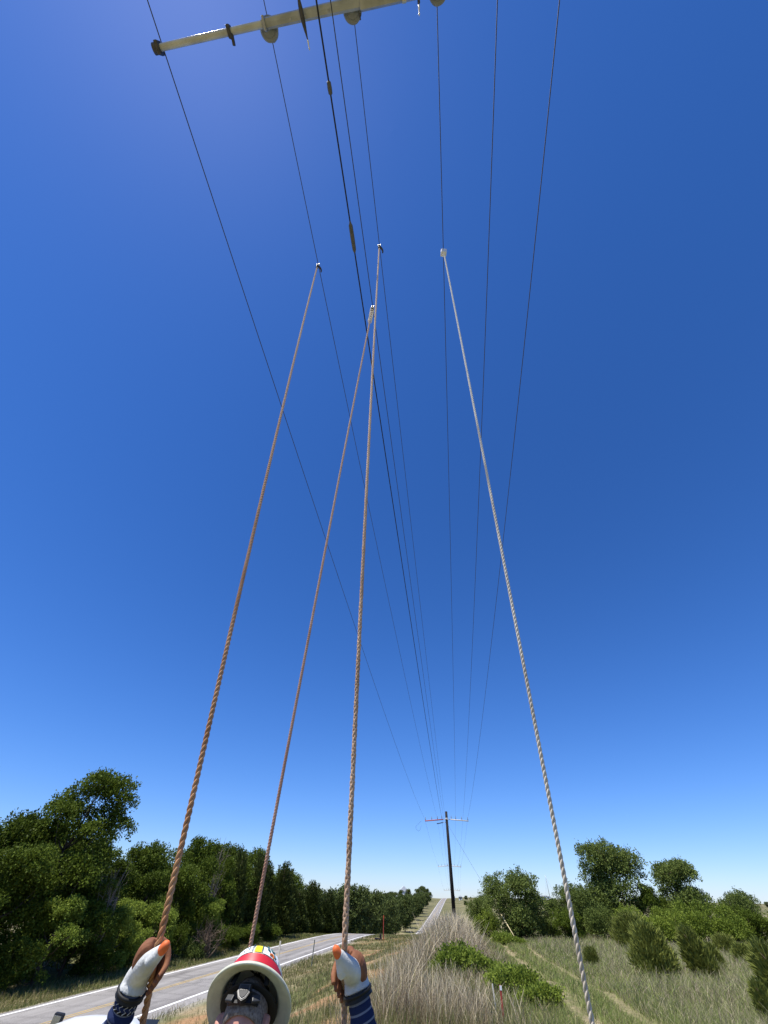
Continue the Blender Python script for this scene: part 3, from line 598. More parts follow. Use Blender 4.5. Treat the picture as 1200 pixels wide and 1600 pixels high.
# greyish dry grass of the open field
n = 120000; v = near_bias(n, 13, 70, gr, 1.5); u = 5.2 + (v * .85 + 2) * gr.random(n) ** 1.15
h = (.22 + .42 * gr.random(n)) * (.6 + .8 * fbm(u * .3, v * .3, 3)) * np.interp(u, [5, 8], [.55, 1]); w = np.maximum(.008, .0006 * v) * (.6 + .8 * gr.random(n))
c = pick(n, gr, [(.29, .26, .165), (.47, .41, .265), (.20, .24, .072), (.24, .20, .145)], [.25, .10, .50, .15])
V, F, C = blades(u, v, h, w, c, gr, 1.0, 1.0, (.10, 0))
obj('field_grass', mesh_np('field_grass', V, F, M['blade'], False, C), None, 'greyish dry grass of the open field at right', 'grass', None, 'stuff')

# ------------------------------------------------------------------ power line: wires, near arm, far poles
K = 8.5                                            # conductor height above the camera
ARM_V = -0.15 * K; ARM_Z = CZ + K
UN = [-.370 * K, -.190 * K, -.101 * K, -.079 * K, -.048 * K, .089 * K, .186 * K, .285 * K]
P1, P2, P3 = 72.6, 131.0, 196.0
PU = {P1: -.0082 * P1, P2: -.0095 * P2, P3: -.0085 * P3}
UF = [-3.80, -1.95, -1.28, -1.02, -.80, .68, 1.74, 2.42]
ZA = {P1: CZ + .1155 * P1, P2: CZ + .0462 * P2, P3: CZ + .0135 * P3}
SAG = [.75, .55, .6, .45, .5, .5, .5, .65]
wl = ['bare wire at the far left, clamped to the end of the wooden arm', 'bare wire second from left, tied to the leftmost rope', 'thick black covered wire with two grey splice sleeves',
      'thin wire just right of the black one, tied to the second rope', 'bare wire tied to the third rope, above the right glove', 'bare wire tied to the rightmost rope',
      'bare wire second from right, crossing the rightmost rope', 'rightmost bare overhead wire']
WIRE_R = [.0075, .0062, .0130, .0075, .0062, .0068, .0072, .0075]
def wire_pt(i, v):
    """height and side position of wire i at distance v"""
    if v <= P1: v0, v1, u0, u1, z0, z1, sg = ARM_V, P1, UN[i], UF[i], ARM_Z, ZA[P1], SAG[i]
    elif v <= P2: v0, v1, u0, u1, z0, z1, sg = P1, P2, UF[i], PU[P2] + (UF[i] - PU[P1]) * .9, ZA[P1], ZA[P2], .5
    else: v0, v1, u0, u1, z0, z1, sg = P2, P3, PU[P2] + (UF[i] - PU[P1]) * .9, PU[P3] + (UF[i] - PU[P1]) * .9, ZA[P2], ZA[P3], .5
    t = (v - v0) / (v1 - v0)
    return np.array([u0 + (u1 - u0) * t, v, z0 + (z1 - z0) * t - 4 * sg * t * (1 - t)])
LOW = [0, .22, -.13, -.13, .26, .26, .26, .26]     # the insulator tops and clamps sit above or below the arm
def wire_path(i):
    vv = np.concatenate([np.linspace(-30, ARM_V, 12), np.linspace(ARM_V, P1, 60)[1:], np.linspace(P1, P2, 16)[1:], np.linspace(P2, P3, 12)[1:]])
    P = np.array([wire_pt(i, v) for v in vv]); P[:, 2] += LOW[i] * np.exp(-np.abs(P[:, 1] - ARM_V) / 6.0)
    return P
for i in range(8):
    P = wire_path(i); mb = MB(); mb.tube(P, WIRE_R[i], 6)
    if i == 2:
        w_ = thing('overhead_wire', wl[i], 'wire', (P[0][0], P[0][1], P[0][2]), 0, 'overhead wires')
        mb.build('cable', M['black_wire'], w_, True, off=P[0])
        def at_v(v): return np.array([np.interp(v, P[:, 1], P[:, k]) for k in range(3)])
        a, b = at_v(.12 * K), at_v(.175 * K); MB().tube([a + (b - a) * t for t in (0, .05, .12, .5, .88, .95, 1)], [.014, .02, .036, .038, .034, .022, .014], 10).build('splice_sleeve', M['sleeve_grey'], w_, True, off=P[0])
        a, b = at_v(-.075 * K), at_v(-.058 * K); MB().tube([a + (b - a) * t for t in (0, .1, .5, .9, 1)], [.014, .03, .034, .03, .014], 10).build('splice_sleeve', M['sleeve_grey'], w_, True, off=P[0])
    else:
        mb.build('overhead_wire', M['wire'], None, True, label=wl[i], cat='wire', group='overhead wires')

# near arm seen from below, carried by a pole behind the camera
arm = thing('line_arm', 'weathered pole arm with insulators crossing the top of the picture', 'pole arm', (.40, -1.72, g1(.4, -1.72)))
ao = np.array(arm.location)
def A(name, mb, m, parent=arm, smooth=True): return sharp(mb.build(name, M[m] if isinstance(m, str) else m, parent, False, off=ao)) if smooth else mb.build(name, M[m], parent, False, off=ao)
A('pole', MB().tube([(.40, -1.72, -.5), (.40, -1.72, 5), (.40, -1.72, ARM_Z + 1.3)], [.17, .155, .13], 16), 'near_pole')
bz = ARM_Z - .02
x0, x1, x2, x3 = -.383 * K, -.19 * K, -.035 * K, .30 * K
A('outer_arm', MB().tube([(x0, ARM_V, bz), (x1 + .1, ARM_V, bz)], .040, 16, hint=(0, 0, 1)), 'fibre')
A('inner_arm', MB().tube([(x1 - .05, ARM_V, bz), (x1, ARM_V, bz), (x2, ARM_V, bz)], [.048, .056, .063], 8, hint=(0, 1, 1)), 'fibre2')
A('centre_sleeve', MB().box(((x2 + .55) / 2, ARM_V, bz), (.55 - x2, .155, .145), bev=.02), 'fibre2')
A('inner_arm', MB().tube([(.55, ARM_V, bz), (x3, ARM_V, bz)], [.07, .05], 8, hint=(0, 1, 1)), 'fibre2')
A('pole_bracket', MB().box((.40, -1.47, bz), (.26, .30, .12), bev=.015), 'dark_steel')
e = A('end_cap', MB().tube([(x0 - .02, ARM_V, bz), (x0 + .05, ARM_V, bz)], .062, 14, hint=(0, 0, 1)), 'dark_steel')
MB().box((x0 + .06, ARM_V + .0, bz), (.05, .14, .15), bev=.01).build('clamp', M['dark_steel'], e, off=ao)
A('band', MB().box((x1 - .62 + .1, ARM_V, bz - .005), (.05, .13, .12), bev=.012).box((x1 - .5, ARM_V + .07, bz - .01), (.035, .12, .05), rot=(0, 0, .1), bev=.008), 'dark_steel')
A('band', MB().box((x1 - .01, ARM_V, bz), (.035, .14, .14), bev=.01), 'steel')
A('band', MB().box((.30, ARM_V, bz), (.06, .165, .155), bev=.008), 'guard')
for xx in (-.31, .55 - .06): A('bolt', MB().lathe([(.018, 0), (.018, .03), (.009, .032), (.009, .06)], (xx, ARM_V + .09, bz - .02), (0, 1, 0), 8), 'dark_steel')
for xx in (-1.25, -1.05, -.72): A('bolt', MB().lathe([(.014, 0), (.014, .02)], (xx, ARM_V + .02, bz - .072), (0, 0, -1), 8), 'steel')
def insulator(xx):
    pr = [(.02, -.06), (.03, .01), (.05, .02), (.085, .018), (.09, .03), (.118, .028), (.130, .042), (.122, .06), (.06, .10), (.055, .12), (.095, .13), (.105, .15), (.055, .19), (.05, .24), (.06, .27), (.03, .29)]
    o = A('insulator', MB().lathe(pr, (xx, ARM_V + .035, bz + .03), (0, .12, 1), 28), 'porcelain')
    MB().tube(catmull([(xx - .05, ARM_V + .07, bz + .26), (xx, ARM_V + .14, bz + .28), (xx + .05, ARM_V + .07, bz + .26)], 7), .008, 6).build('tie_wire', M['steel'], o, True, off=ao)
for xx in (UN[1] + .02, UN[4] + .0, UN[5], UN[6], UN[7]): insulator(xx)
def spindle(xx, L, r0):
    """dark tapered link hanging along the line with a bright eye at its tip"""
    y0 = ARM_V - .14; P = [(xx, y0, bz - .10), (xx + .005, ARM_V, bz - .095), (xx + .012, ARM_V + L * .55, bz - .08), (xx + .02, ARM_V + L, bz - .06)]
    o = A('link_rod', MB().tube(catmull(P, 9), r0 * np.array([.5, .8, 1, 1, .95, .8, .6, .4, .25]), 10), 'dark_steel')
    MB().lathe([(.008, 0), (.012, .02), (.006, .07), (.012, .08), (.004, .1)], P[-1], (0, 1, .1), 8).build('eye', M['white_steel'], o, True, off=ao)
spindle(-.128 * K, .22, .030); spindle(.055 * K, .13, .018)

def far_pole(v, i, detail=True):
    u = PU[v]; zb = g1(u, v) - .3; zt = CZ + (.1283, .0535, .0165)[i] * v
    p = thing('utility_pole', ['tall black utility pole standing on the bank in mid distance', 'second utility pole in the row, mostly hidden behind the first', 'third and farthest utility pole with a grey transformer'][i], 'utility pole', (u, v, zb + .3), 0, 'utility poles along the line')
    of = np.array(p.location); za = ZA[v]
    MB().tube([(u, v, zb), (u, v, (zb + zt) / 2), (u, v, zt)], [.26, .22, .17], 12).build('pole', M['pole_wood'], p, True, off=of)
    if i == 0: MB().tube([(u, v, za + .02), (u, v, za + .16)], .19, 12).build('collar', M['white_arm'], p, True, off=of)
    for sgn, mtl in ((-1, 'red_arm' if i == 0 else 'white_arm'), (1, 'white_arm')):
        a0 = u + sgn * .55 * (1 if i == 0 else .8); a1 = u + (sgn * 3.2 if sgn < 0 else 3.15) * (1 if i == 0 else .9)
        o = MB().tube([(a0, v, za), (a1, v, za - .18)], .065, 8).build('arm', M[mtl], p, True, off=of)
        for t in (.05, .30, .62, .97):
            x = a0 + (a1 - a0) * t
            MB().lathe([(.025, 0), (.03, .1), (.065, .14), (.065, .18), (.035, .22), (.035, .38), (.015, .42)], (x, v, za - .18 * t + .04), (0, 0, 1), 8).build('insulator', M['porcelain'], o, True, off=of)
        MB().tube([(u, v - .18, za - .05), (a0, v, za)], .03, 6).build('brace', M['steel'], p, True, off=of)
    if i == 0:
        MB().tube([(u - 1.5, v, za - .5), (u - .62, v, za - .36)], .05, 8).build('lower_arm', M['pole_wood'], p, True, off=of)
        MB().tube([(u - .62, v, za - .36), (u, v, za - .3)], .025, 6).build('lower_brace', M['steel'], p, True, off=of)
        MB().tube(catmull([(u - 3.75, v, za - .2), (u - 4.6, v - .1, za - .9), (u - 4.1, v - .2, za - 1.35), (u - 3.8, v - .1, za - .75)], 12), .011, 5).build('jumper_wire', M['black_wire'], p, True, off=of)
    if i == 2:
        MB().lathe([(.02, 0), (.3, .02), (.32, .1), (.32, 1.1), (.28, 1.2), (.05, 1.25)], (u + .55, v - .1, zt - 3.4), (0, 0, 1), 14).build('transformer', M['steel'], p, True, off=of)
        MB().box((u + .22, v - .05, zt - 2.8), (.35, .08, .5)).build('bracket', M['dark_steel'], p, off=of)
    return p
for i, v in enumerate((P1, P2, P3)): far_pole(v, i)
# guy wire of the first pole with its pale yellow guard
ga = np.array([PU[P1] + .1, P1 - .1, ZA[P1] - .6]); gb = np.array([5.55, 58.5, 0]); gb[2] = g1(gb[0], gb[1])
gw = thing('guy_wire', 'thin guy wire running down from the first pole into bushes, with pale yellow guard', 'guy wire', tuple(gb))
MB().tube([ga, gb], .011, 6).build('strand', M['wire'], gw, True, off=gb)
d = (ga - gb) / np.linalg.norm(ga - gb); MB().tube([gb + d * .2, gb + d * 3.2], .042, 8).build('guard', M['guard'], gw, True, off=gb)

# ------------------------------------------------------------------ ropes
def rope_mat(name, c1, c2, bloom_col):
    """rope stained by handling low down, with sun bloom painted in as paler colour higher up"""
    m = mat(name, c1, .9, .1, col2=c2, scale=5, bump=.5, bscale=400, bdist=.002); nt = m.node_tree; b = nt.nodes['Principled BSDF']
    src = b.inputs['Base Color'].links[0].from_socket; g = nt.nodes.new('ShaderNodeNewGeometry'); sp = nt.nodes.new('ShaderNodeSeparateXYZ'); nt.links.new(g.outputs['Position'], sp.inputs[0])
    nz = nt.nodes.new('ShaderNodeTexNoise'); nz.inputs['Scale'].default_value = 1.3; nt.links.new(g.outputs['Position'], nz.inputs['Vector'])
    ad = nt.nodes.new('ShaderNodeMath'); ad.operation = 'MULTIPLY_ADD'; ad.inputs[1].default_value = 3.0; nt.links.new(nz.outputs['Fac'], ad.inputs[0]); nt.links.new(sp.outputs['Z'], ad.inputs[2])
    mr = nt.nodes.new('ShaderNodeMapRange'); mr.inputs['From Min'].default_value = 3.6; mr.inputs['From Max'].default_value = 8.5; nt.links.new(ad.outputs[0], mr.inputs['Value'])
    mx = nt.nodes.new('ShaderNodeMix'); mx.data_type = 'RGBA'; mx.inputs[7].default_value = (*bloom_col, 1); nt.links.new(mr.outputs[0], mx.inputs[0]); nt.links.new(src, mx.inputs[6]); nt.links.new(mx.outputs[2], b.inputs['Base Color'])  # bloom from the sun put into the rope colour, rising with height
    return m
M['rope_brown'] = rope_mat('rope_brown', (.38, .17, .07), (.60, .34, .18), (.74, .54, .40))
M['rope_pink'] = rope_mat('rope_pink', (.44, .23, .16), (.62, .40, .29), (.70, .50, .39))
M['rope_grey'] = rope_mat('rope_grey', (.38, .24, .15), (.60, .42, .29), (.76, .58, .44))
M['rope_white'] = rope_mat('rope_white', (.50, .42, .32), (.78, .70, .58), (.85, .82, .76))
def resample(P, step):
    P = np.asarray(P, float); s = np.concatenate([[0], np.cumsum(np.linalg.norm(np.diff(P, axis=0), axis=1))])
    n = max(2, int(s[-1] / step)); t = np.linspace(0, s[-1], n); return np.stack([np.interp(t, s, P[:, k]) for k in range(3)], 1), t
def twisted(P, rad, pitch, strands=3, sides=7, step=.011):
    """laid rope: strands wound round a centre line"""
    C, s = resample(P, step); T, N, B = frames(C); out = []
    rs = rad * .49; ro = rad * .58
    for k in range(strands):
        ph = 2 * np.pi * (s / pitch + k / strands); Q = C + (N * np.cos(ph)[:, None] + B * np.sin(ph)[:, None]) * ro
        mb = MB(); mb.tube(Q, rs, sides); out.append(mb)
    return out
def braided(P, rad, pitch, sides=5, step=.010):
    """eight strand plait: four each way, passing over and under"""
    C, s = resample(P, step); T, N, B = frames(C); out = []
    for sg in (1, -1):
        for k in range(4):
            ph = 2 * np.pi * (sg * s / pitch + k / 4 + (.125 if sg < 0 else 0)); wv = 1 + .16 * sg * np.sin(4 * 2 * np.pi * s / pitch * 2 + k * np.pi)
            Q = C + (N * np.cos(ph)[:, None] + B * np.sin(ph)[:, None]) * (rad * .62 * wv)[:, None]
            mb = MB(); mb.tube(Q, rad * .40, sides); out.append(mb)
    return out
def hang(top, mid, sag=.03, n=12):
    """nearly straight run with a touch of sag"""
    t = np.linspace(0, 1, n)[:, None]; P = np.asarray(top) + (np.asarray(mid) - np.asarray(top)) * t; P[:, 1] -= (4 * sag * t * (1 - t))[:, 0]; return P
def wire_at(i, v):
    P = wire_path(i); return np.array([np.interp(v, P[:, 1], P[:, k]) for k in range(3)])
def ground_tail(p, du, dv):
    q = np.array(p, float); out = []
    for k in range(1, 6):
        uu, vv = q[0] + du * k / 5 + .05 * math.sin(k * 2), q[1] + dv * k / 5; out.append((uu, vv, g1(uu, vv) + .02))
    return out
ROPES = []
def rope(label, wi, v, lower, radius, material, style, pitch, clamp):
    top = wire_at(wi, v); top0 = top - np.array([0, 0, .10])
    P = np.vstack([hang(top0, lower[0]), catmull(lower, 8 * len(lower))[1:]])
    base = np.array(lower[-1]); o = thing('hand_line', label, 'rope', tuple(base), 0, 'ropes tied to the overhead wires')
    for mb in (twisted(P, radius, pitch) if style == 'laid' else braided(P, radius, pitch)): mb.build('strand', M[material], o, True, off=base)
    d = (P[1] - P[0]) / np.linalg.norm(P[1] - P[0])
    # hook over the wire, then the knot and tail
    hk = MB().tube(catmull([top + (-.022, 0, -.02), top + (-.018, 0, .022), top + (.018, 0, .022), top + (.022, 0, -.03), top + (.004, 0, -.09)], 14), .011, 8)
    h = hk.build('hook', M['white_steel'], o, True, off=base)
    if clamp == 'block': MB().box(top + (0, .01, -.045), (.11, .10, .12), rot=(.3, .1, .2), bev=.02).build('clamp_body', M['white_steel'], h, off=base)
    elif clamp == 'snap': MB().tube(catmull([top0 + (.01, .01, .04), top0 + (.05, .07, .0), top0 + (.05, .10, -.05)], 6), [.012, .02, .018, .016, .014, .012], 8).build('latch', M['dark_steel'], h, True, off=base)
    kn = MB()
    for k in range(4):
        c = top0 + d * (.02 + .03 * k); a = np.linspace(0, 2 * np.pi, 13); x = np.cross(d, (1, 0, 0)); x /= np.linalg.norm(x); y = np.cross(d, x)
        kn.tube(c + (x * np.cos(a)[:, None] + y * np.sin(a)[:, None]) * radius * 1.5, radius * .5, 6, caps=False)
    kn.build('whipping', M['black' if clamp != 'block' else 'rope_white'], o, True, off=base)
    if clamp == 'splice':
        L = .55
        for sg in (-1, 1):
            mb = MB(); q = [top0 + d * L * t + np.cross(d, (0, 1, 0)) * sg * .028 * math.sin(math.pi * min(1, t * 1.05)) for t in np.linspace(0, 1, 10)]
            mb.tube(q, radius * .62, 7); mb.build('splice_leg', M['rope_white'], o, True, off=base)
        for k in range(7):
            c = top0 + d * L * (k + .5) / 7; a = np.linspace(0, 2 * np.pi, 13); x = np.cross(d, (1, 0, 0)); x /= np.linalg.norm(x); y = np.cross(d, x)
            kn2 = MB().tube(c + (x * np.cos(a)[:, None] + y * np.sin(a)[:, None]) * .034, .008, 5, caps=False); kn2.build('lashing', M['rope_white'], o, True, off=base)
    return o
gz = lambda u, v: g1(u, v) + .02
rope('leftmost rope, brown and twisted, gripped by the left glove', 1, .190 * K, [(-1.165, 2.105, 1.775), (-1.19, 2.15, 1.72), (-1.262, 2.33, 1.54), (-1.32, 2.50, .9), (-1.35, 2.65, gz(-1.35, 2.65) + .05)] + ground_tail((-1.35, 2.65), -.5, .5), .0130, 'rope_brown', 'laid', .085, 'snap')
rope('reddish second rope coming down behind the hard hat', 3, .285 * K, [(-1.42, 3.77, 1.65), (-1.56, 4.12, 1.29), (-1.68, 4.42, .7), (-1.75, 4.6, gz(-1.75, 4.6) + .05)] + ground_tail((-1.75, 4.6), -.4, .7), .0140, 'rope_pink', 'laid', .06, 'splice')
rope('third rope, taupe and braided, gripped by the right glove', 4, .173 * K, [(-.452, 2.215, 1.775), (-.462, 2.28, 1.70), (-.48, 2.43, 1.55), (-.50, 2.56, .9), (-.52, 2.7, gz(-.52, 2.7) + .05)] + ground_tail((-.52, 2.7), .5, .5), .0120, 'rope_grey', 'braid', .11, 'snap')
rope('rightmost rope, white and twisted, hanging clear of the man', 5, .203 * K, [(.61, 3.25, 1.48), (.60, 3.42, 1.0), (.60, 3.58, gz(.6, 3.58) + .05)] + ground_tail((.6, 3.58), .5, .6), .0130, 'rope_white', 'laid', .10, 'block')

# ------------------------------------------------------------------ person
def weave_mat():
    """navy knit with pale rings along the sleeve and short upright dashes lower down (UV y runs along the arm)"""
    m = bpy.data.materials.new('navy_striped_knit'); m.use_nodes = True; nt = m.node_tree; b = nt.nodes['Principled BSDF']
    uv = nt.nodes.new('ShaderNodeUVMap'); uv.uv_map = 'UVMap'; sp = nt.nodes.new('ShaderNodeSeparateXYZ'); nt.links.new(uv.outputs[0], sp.inputs[0])
    def band(sock, freq, width):
        a = nt.nodes.new('ShaderNodeMath'); a.operation = 'MULTIPLY'; a.inputs[1].default_value = freq; nt.links.new(sock, a.inputs[0])
        f = nt.nodes.new('ShaderNodeMath'); f.operation = 'FRACT'; nt.links.new(a.outputs[0], f.inputs[0])
        l = nt.nodes.new('ShaderNodeMath'); l.operation = 'LESS_THAN'; l.inputs[1].default_value = width; nt.links.new(f.outputs[0], l.inputs[0]); return l.outputs[0]
    rings = band(sp.outputs['Y'], 40, .22); dash = band(sp.outputs['X'], 14, .25)
    cut = nt.nodes.new('ShaderNodeMath'); cut.operation = 'LESS_THAN'; cut.inputs[1].default_value = .125; nt.links.new(sp.outputs['Y'], cut.inputs[0])
    mx = nt.nodes.new('ShaderNodeMix'); nt.links.new(cut.outputs[0], mx.inputs[0]); nt.links.new(dash, mx.inputs[2]); nt.links.new(rings, mx.inputs[3])
    c = nt.nodes.new('ShaderNodeMix'); c.data_type = 'RGBA'; c.inputs[6].default_value = (.018, .028, .075, 1); c.inputs[7].default_value = (.17, .19, .25, 1)
    nt.links.new(mx.outputs[0], c.inputs[0]); nt.links.new(c.outputs[2], b.inputs['Base Color']); b.inputs['Roughness'].default_value = .9; b.inputs['Specular IOR Level'].default_value = .1
    tc = nt.nodes.new('ShaderNodeTexCoord'); n = nt.nodes.new('ShaderNodeTexNoise'); n.inputs['Scale'].default_value = 28; nt.links.new(tc.outputs['Object'], n.inputs['Vector'])
    bp = nt.nodes.new('ShaderNodeBump'); bp.inputs['Strength'].default_value = .6; bp.inputs['Distance'].default_value = .01; nt.links.new(n.outputs['Fac'], bp.inputs['Height']); nt.links.new(bp.outputs[0], b.inputs['Normal'])
    return m
M['knit'] = weave_mat()
M['navy'] = mat('navy_cotton', (.018, .026, .065), .9, .1, var=.3, scale=12, bump=.5, bscale=18)
M['denim'] = mat('denim', (.06, .075, .12), .9, .1, var=.25, scale=20, bump=.4, bscale=60)
M['boot'] = mat('boot_leather', (.10, .055, .03), .6, .3, var=.3, scale=15)
M['skin'] = mat('skin', (.50, .235, .17), .55, .35, var=.12, scale=25, bump=.15, bscale=90, bdist=.002, col2=(.58, .29, .21))
M['hair'] = mat('short_grey_hair', (.10, .075, .06), .8, .2, col2=(.30, .26, .23), scale=120, bump=.5, bscale=250, bdist=.003)
M['glove_white'] = mat('pale_leather', (.50, .515, .50), .75, .15, var=.12, scale=18, bump=.9, bscale=34, bdist=.008, col2=(.64, .65, .63))
M['glove_brown'] = mat('brown_leather', (.15, .06, .032), .7, .2, col2=(.30, .13, .065), scale=20, bump=.4, bscale=60, bdist=.004)
M['glove_orange'] = mat('orange_leather', (.70, .15, .04), .55, .3, var=.1, scale=20)
M['hat_shell'] = mat('hat_shell', (.60, .61, .47), .42, .45, var=.10, scale=34, bump=.12, bscale=70, bdist=.003, col2=(.68, .69, .54))
M['hat_red'] = mat('red_band', (.56, .02, .035), .45, .4, var=.12, scale=20)
M['hat_yellow'] = mat('yellow_sticker', (.85, .66, .02), .4, .4)
M['hat_white'] = mat('white_sticker', (.78, .80, .80), .4, .4)
M['hat_teal'] = mat('teal_print', (.03, .12, .14), .5, .3)
M['hat_orange'] = mat('orange_print', (.70, .18, .03), .5, .3)
M['cuff_knit'] = mat('black_white_knit', (.012, .012, .014), .9, .1)
M['lath_thread'] = mat('pale_thread', (.50, .49, .46), .9, .1)
M['suspension'] = mat('hat_suspension', (.022, .021, .02), .7, .2)

px, py = -.84, 2.42
man = thing('person', 'worker seen from behind in white hard hat, both gloved hands raised gripping ropes', 'person', (px, py, g1(px, py)))
mo = np.array(man.location)
HAT_C = np.array([-.832, 2.30, 1.597]); TILT = R(43); HYAW = R(8)
_hf = np.array([-math.sin(HYAW), math.cos(HYAW), 0]); HN = _hf * math.sin(TILT) + np.array([0, 0, math.cos(TILT)]); HF = _hf * math.cos(TILT) - np.array([0, 0, math.sin(TILT)]); HX = np.array([math.cos(HYAW), math.sin(HYAW), 0])     # hat up, hat forward
def hp(x, y, z): return HAT_C + HX * x + HF * y + HN * z
SH_L, SH_R = np.array([-1.03, 2.23, 1.40]), np.array([-.65, 2.23, 1.40])
EL_L, EL_R = np.array([-1.375, 2.285, 1.395]), np.array([-.335, 2.365, 1.400])
WR_L, WR_R = np.array([-1.283, 2.222, 1.642]), np.array([-.416, 2.328, 1.655])
hip = np.array([px, py + .02, .96 + mo[2]])
# one continuous body: legs, torso, arms, neck and head
bd = MB()
bd.tube(catmull([hip + (0, 0, -.08), hip + (0, 0, .06), (px, py - .05, 1.20), (px, py - .16, 1.38), (px, py - .165, 1.45)], 14), np.interp(np.linspace(0, 4, 14), [0, 1, 2, 3, 4], [.15, .165, .165, .18, .10]), 18, r2=np.interp(np.linspace(0, 4, 14), [0, 1, 2, 3, 4], [.10, .11, .115, .11, .08]), hint=(1, 0, 0))
for S, E_, W_ in ((SH_L, EL_L, WR_L), (SH_R, EL_R, WR_R)):
    bd.tube(catmull([S * .6 + np.array([px, 2.25, 1.40]) * .4, S, (S + E_) / 2, E_, (E_ * .6 + W_ * .4), W_ + (W_ - E_) * .12], 20), np.interp(np.linspace(0, 5, 20), [0, 1, 2, 3, 4, 5], [.075, .068, .052, .043, .042, .029]), 12)
for sx in (-1, 1):
    h0 = hip + (sx * .09, 0, -.02); kn_ = np.array([px + sx * .12, py + .05, .50 + mo[2]]); an = np.array([px + sx * .13, py - .02, .09 + mo[2]])
    bd.tube(catmull([h0, (h0 + kn_) / 2, kn_, (kn_ + an) / 2 + (0, -.02, .03), an], 16), np.interp(np.linspace(0, 4, 16), [0, 1, 2, 3, 4], [.095, .085, .06, .056, .04]), 12)
    bd.tube(catmull([an + (0, -.05, -.03), an + (0, .05, -.035), an + (sx * .01, .17, -.06)], 6), [.035, .045, .042, .04, .035, .02], 10)
nk = np.array([px, py - .16, 1.42]); hd = hp(0, 0.0, -.055)
bd.tube(catmull([nk, (nk + hd) / 2 + (0, -.02, .0), hp(0, -.03, -.08)], 8), [.068, .064, .062, .062, .064, .066, .07, .07], 14)
# head: skull, jaw, nose, brow, ears
sk = []
for t in np.linspace(-1, 1, 13):
    sk.append((hp(0, .01, -.040 + .118 * t), math.sqrt(max(1e-4, 1 - t * t))))
bd.tube([q[0] for q in sk], [.075 * q[1] + .001 for q in sk], 18, r2=[.096 * q[1] + .001 for q in sk], hint=HX)
bd.tube(catmull([hp(0, .045, -.09), hp(0, .062, -.135), hp(0, .055, -.165)], 7), [.055, .055, .052, .048, .044, .038, .022], 12)
bd.tube([hp(0, .088, -.055), hp(0, .112, -.088), hp(0, .095, -.098)], [.010, .016, .010], 8)
for sx in (-1, 1):
    bd.tube(catmull([hp(sx * .074, -.012, -.052), hp(sx * .086, -.022, -.04), hp(sx * .09, -.024, -.075), hp(sx * .078, -.008, -.105)], 8), [.008, .012, .013, .013, .012, .011, .009, .006], 8)
    bd.tube([hp(sx * .015, .094, -.043), hp(sx * .05, .083, -.043)], .009, 6)
obj('body', remeshed('body', bd, M['skin'], .0075, 4, mo), man)
# hair: a thin skullcap over the back of the head, down to the nape
hr = MB()
for t in np.linspace(-.36, .9, 8):
    r0 = math.sqrt(1 - t * t); a = np.linspace(math.pi * 1.02, math.pi * 1.98, 22)
    ring = np.array([hp(.0775 * r0 * math.cos(q) * 1.0, .008 + .099 * r0 * math.sin(q), -.040 + .118 * t) for q in a])
    hr.v.append(ring)
k_ = len(hr.v); hr.f = [(i * 22 + j, i * 22 + j + 1, (i + 1) * 22 + j + 1, (i + 1) * 22 + j) for i in range(k_ - 1) for j in range(21)]; hr.mi = [0] * len(hr.f)
ho = hr.build('hair', M['hair'], man, True, off=mo); md = ho.modifiers.new('t', 'SOLIDIFY'); md.thickness = .004; md.offset = 1
for sx in (-1, 1):
    e_ = MB().lathe([(.001, -.008), (.008, -.006), (.011, 0), (.008, .006), (.001, .008)], hp(sx * .032, .088, -.062), HF, 12).build('eye', M['white_steel'], man, True, off=mo)
MB().tube(catmull([hp(-.026, .092, -.122), hp(0, .104, -.119), hp(.026, .092, -.122)], 8), .006, 6).build('mouth', mat('lips', (.42, .13, .11), .5, .3), man, True, off=mo)
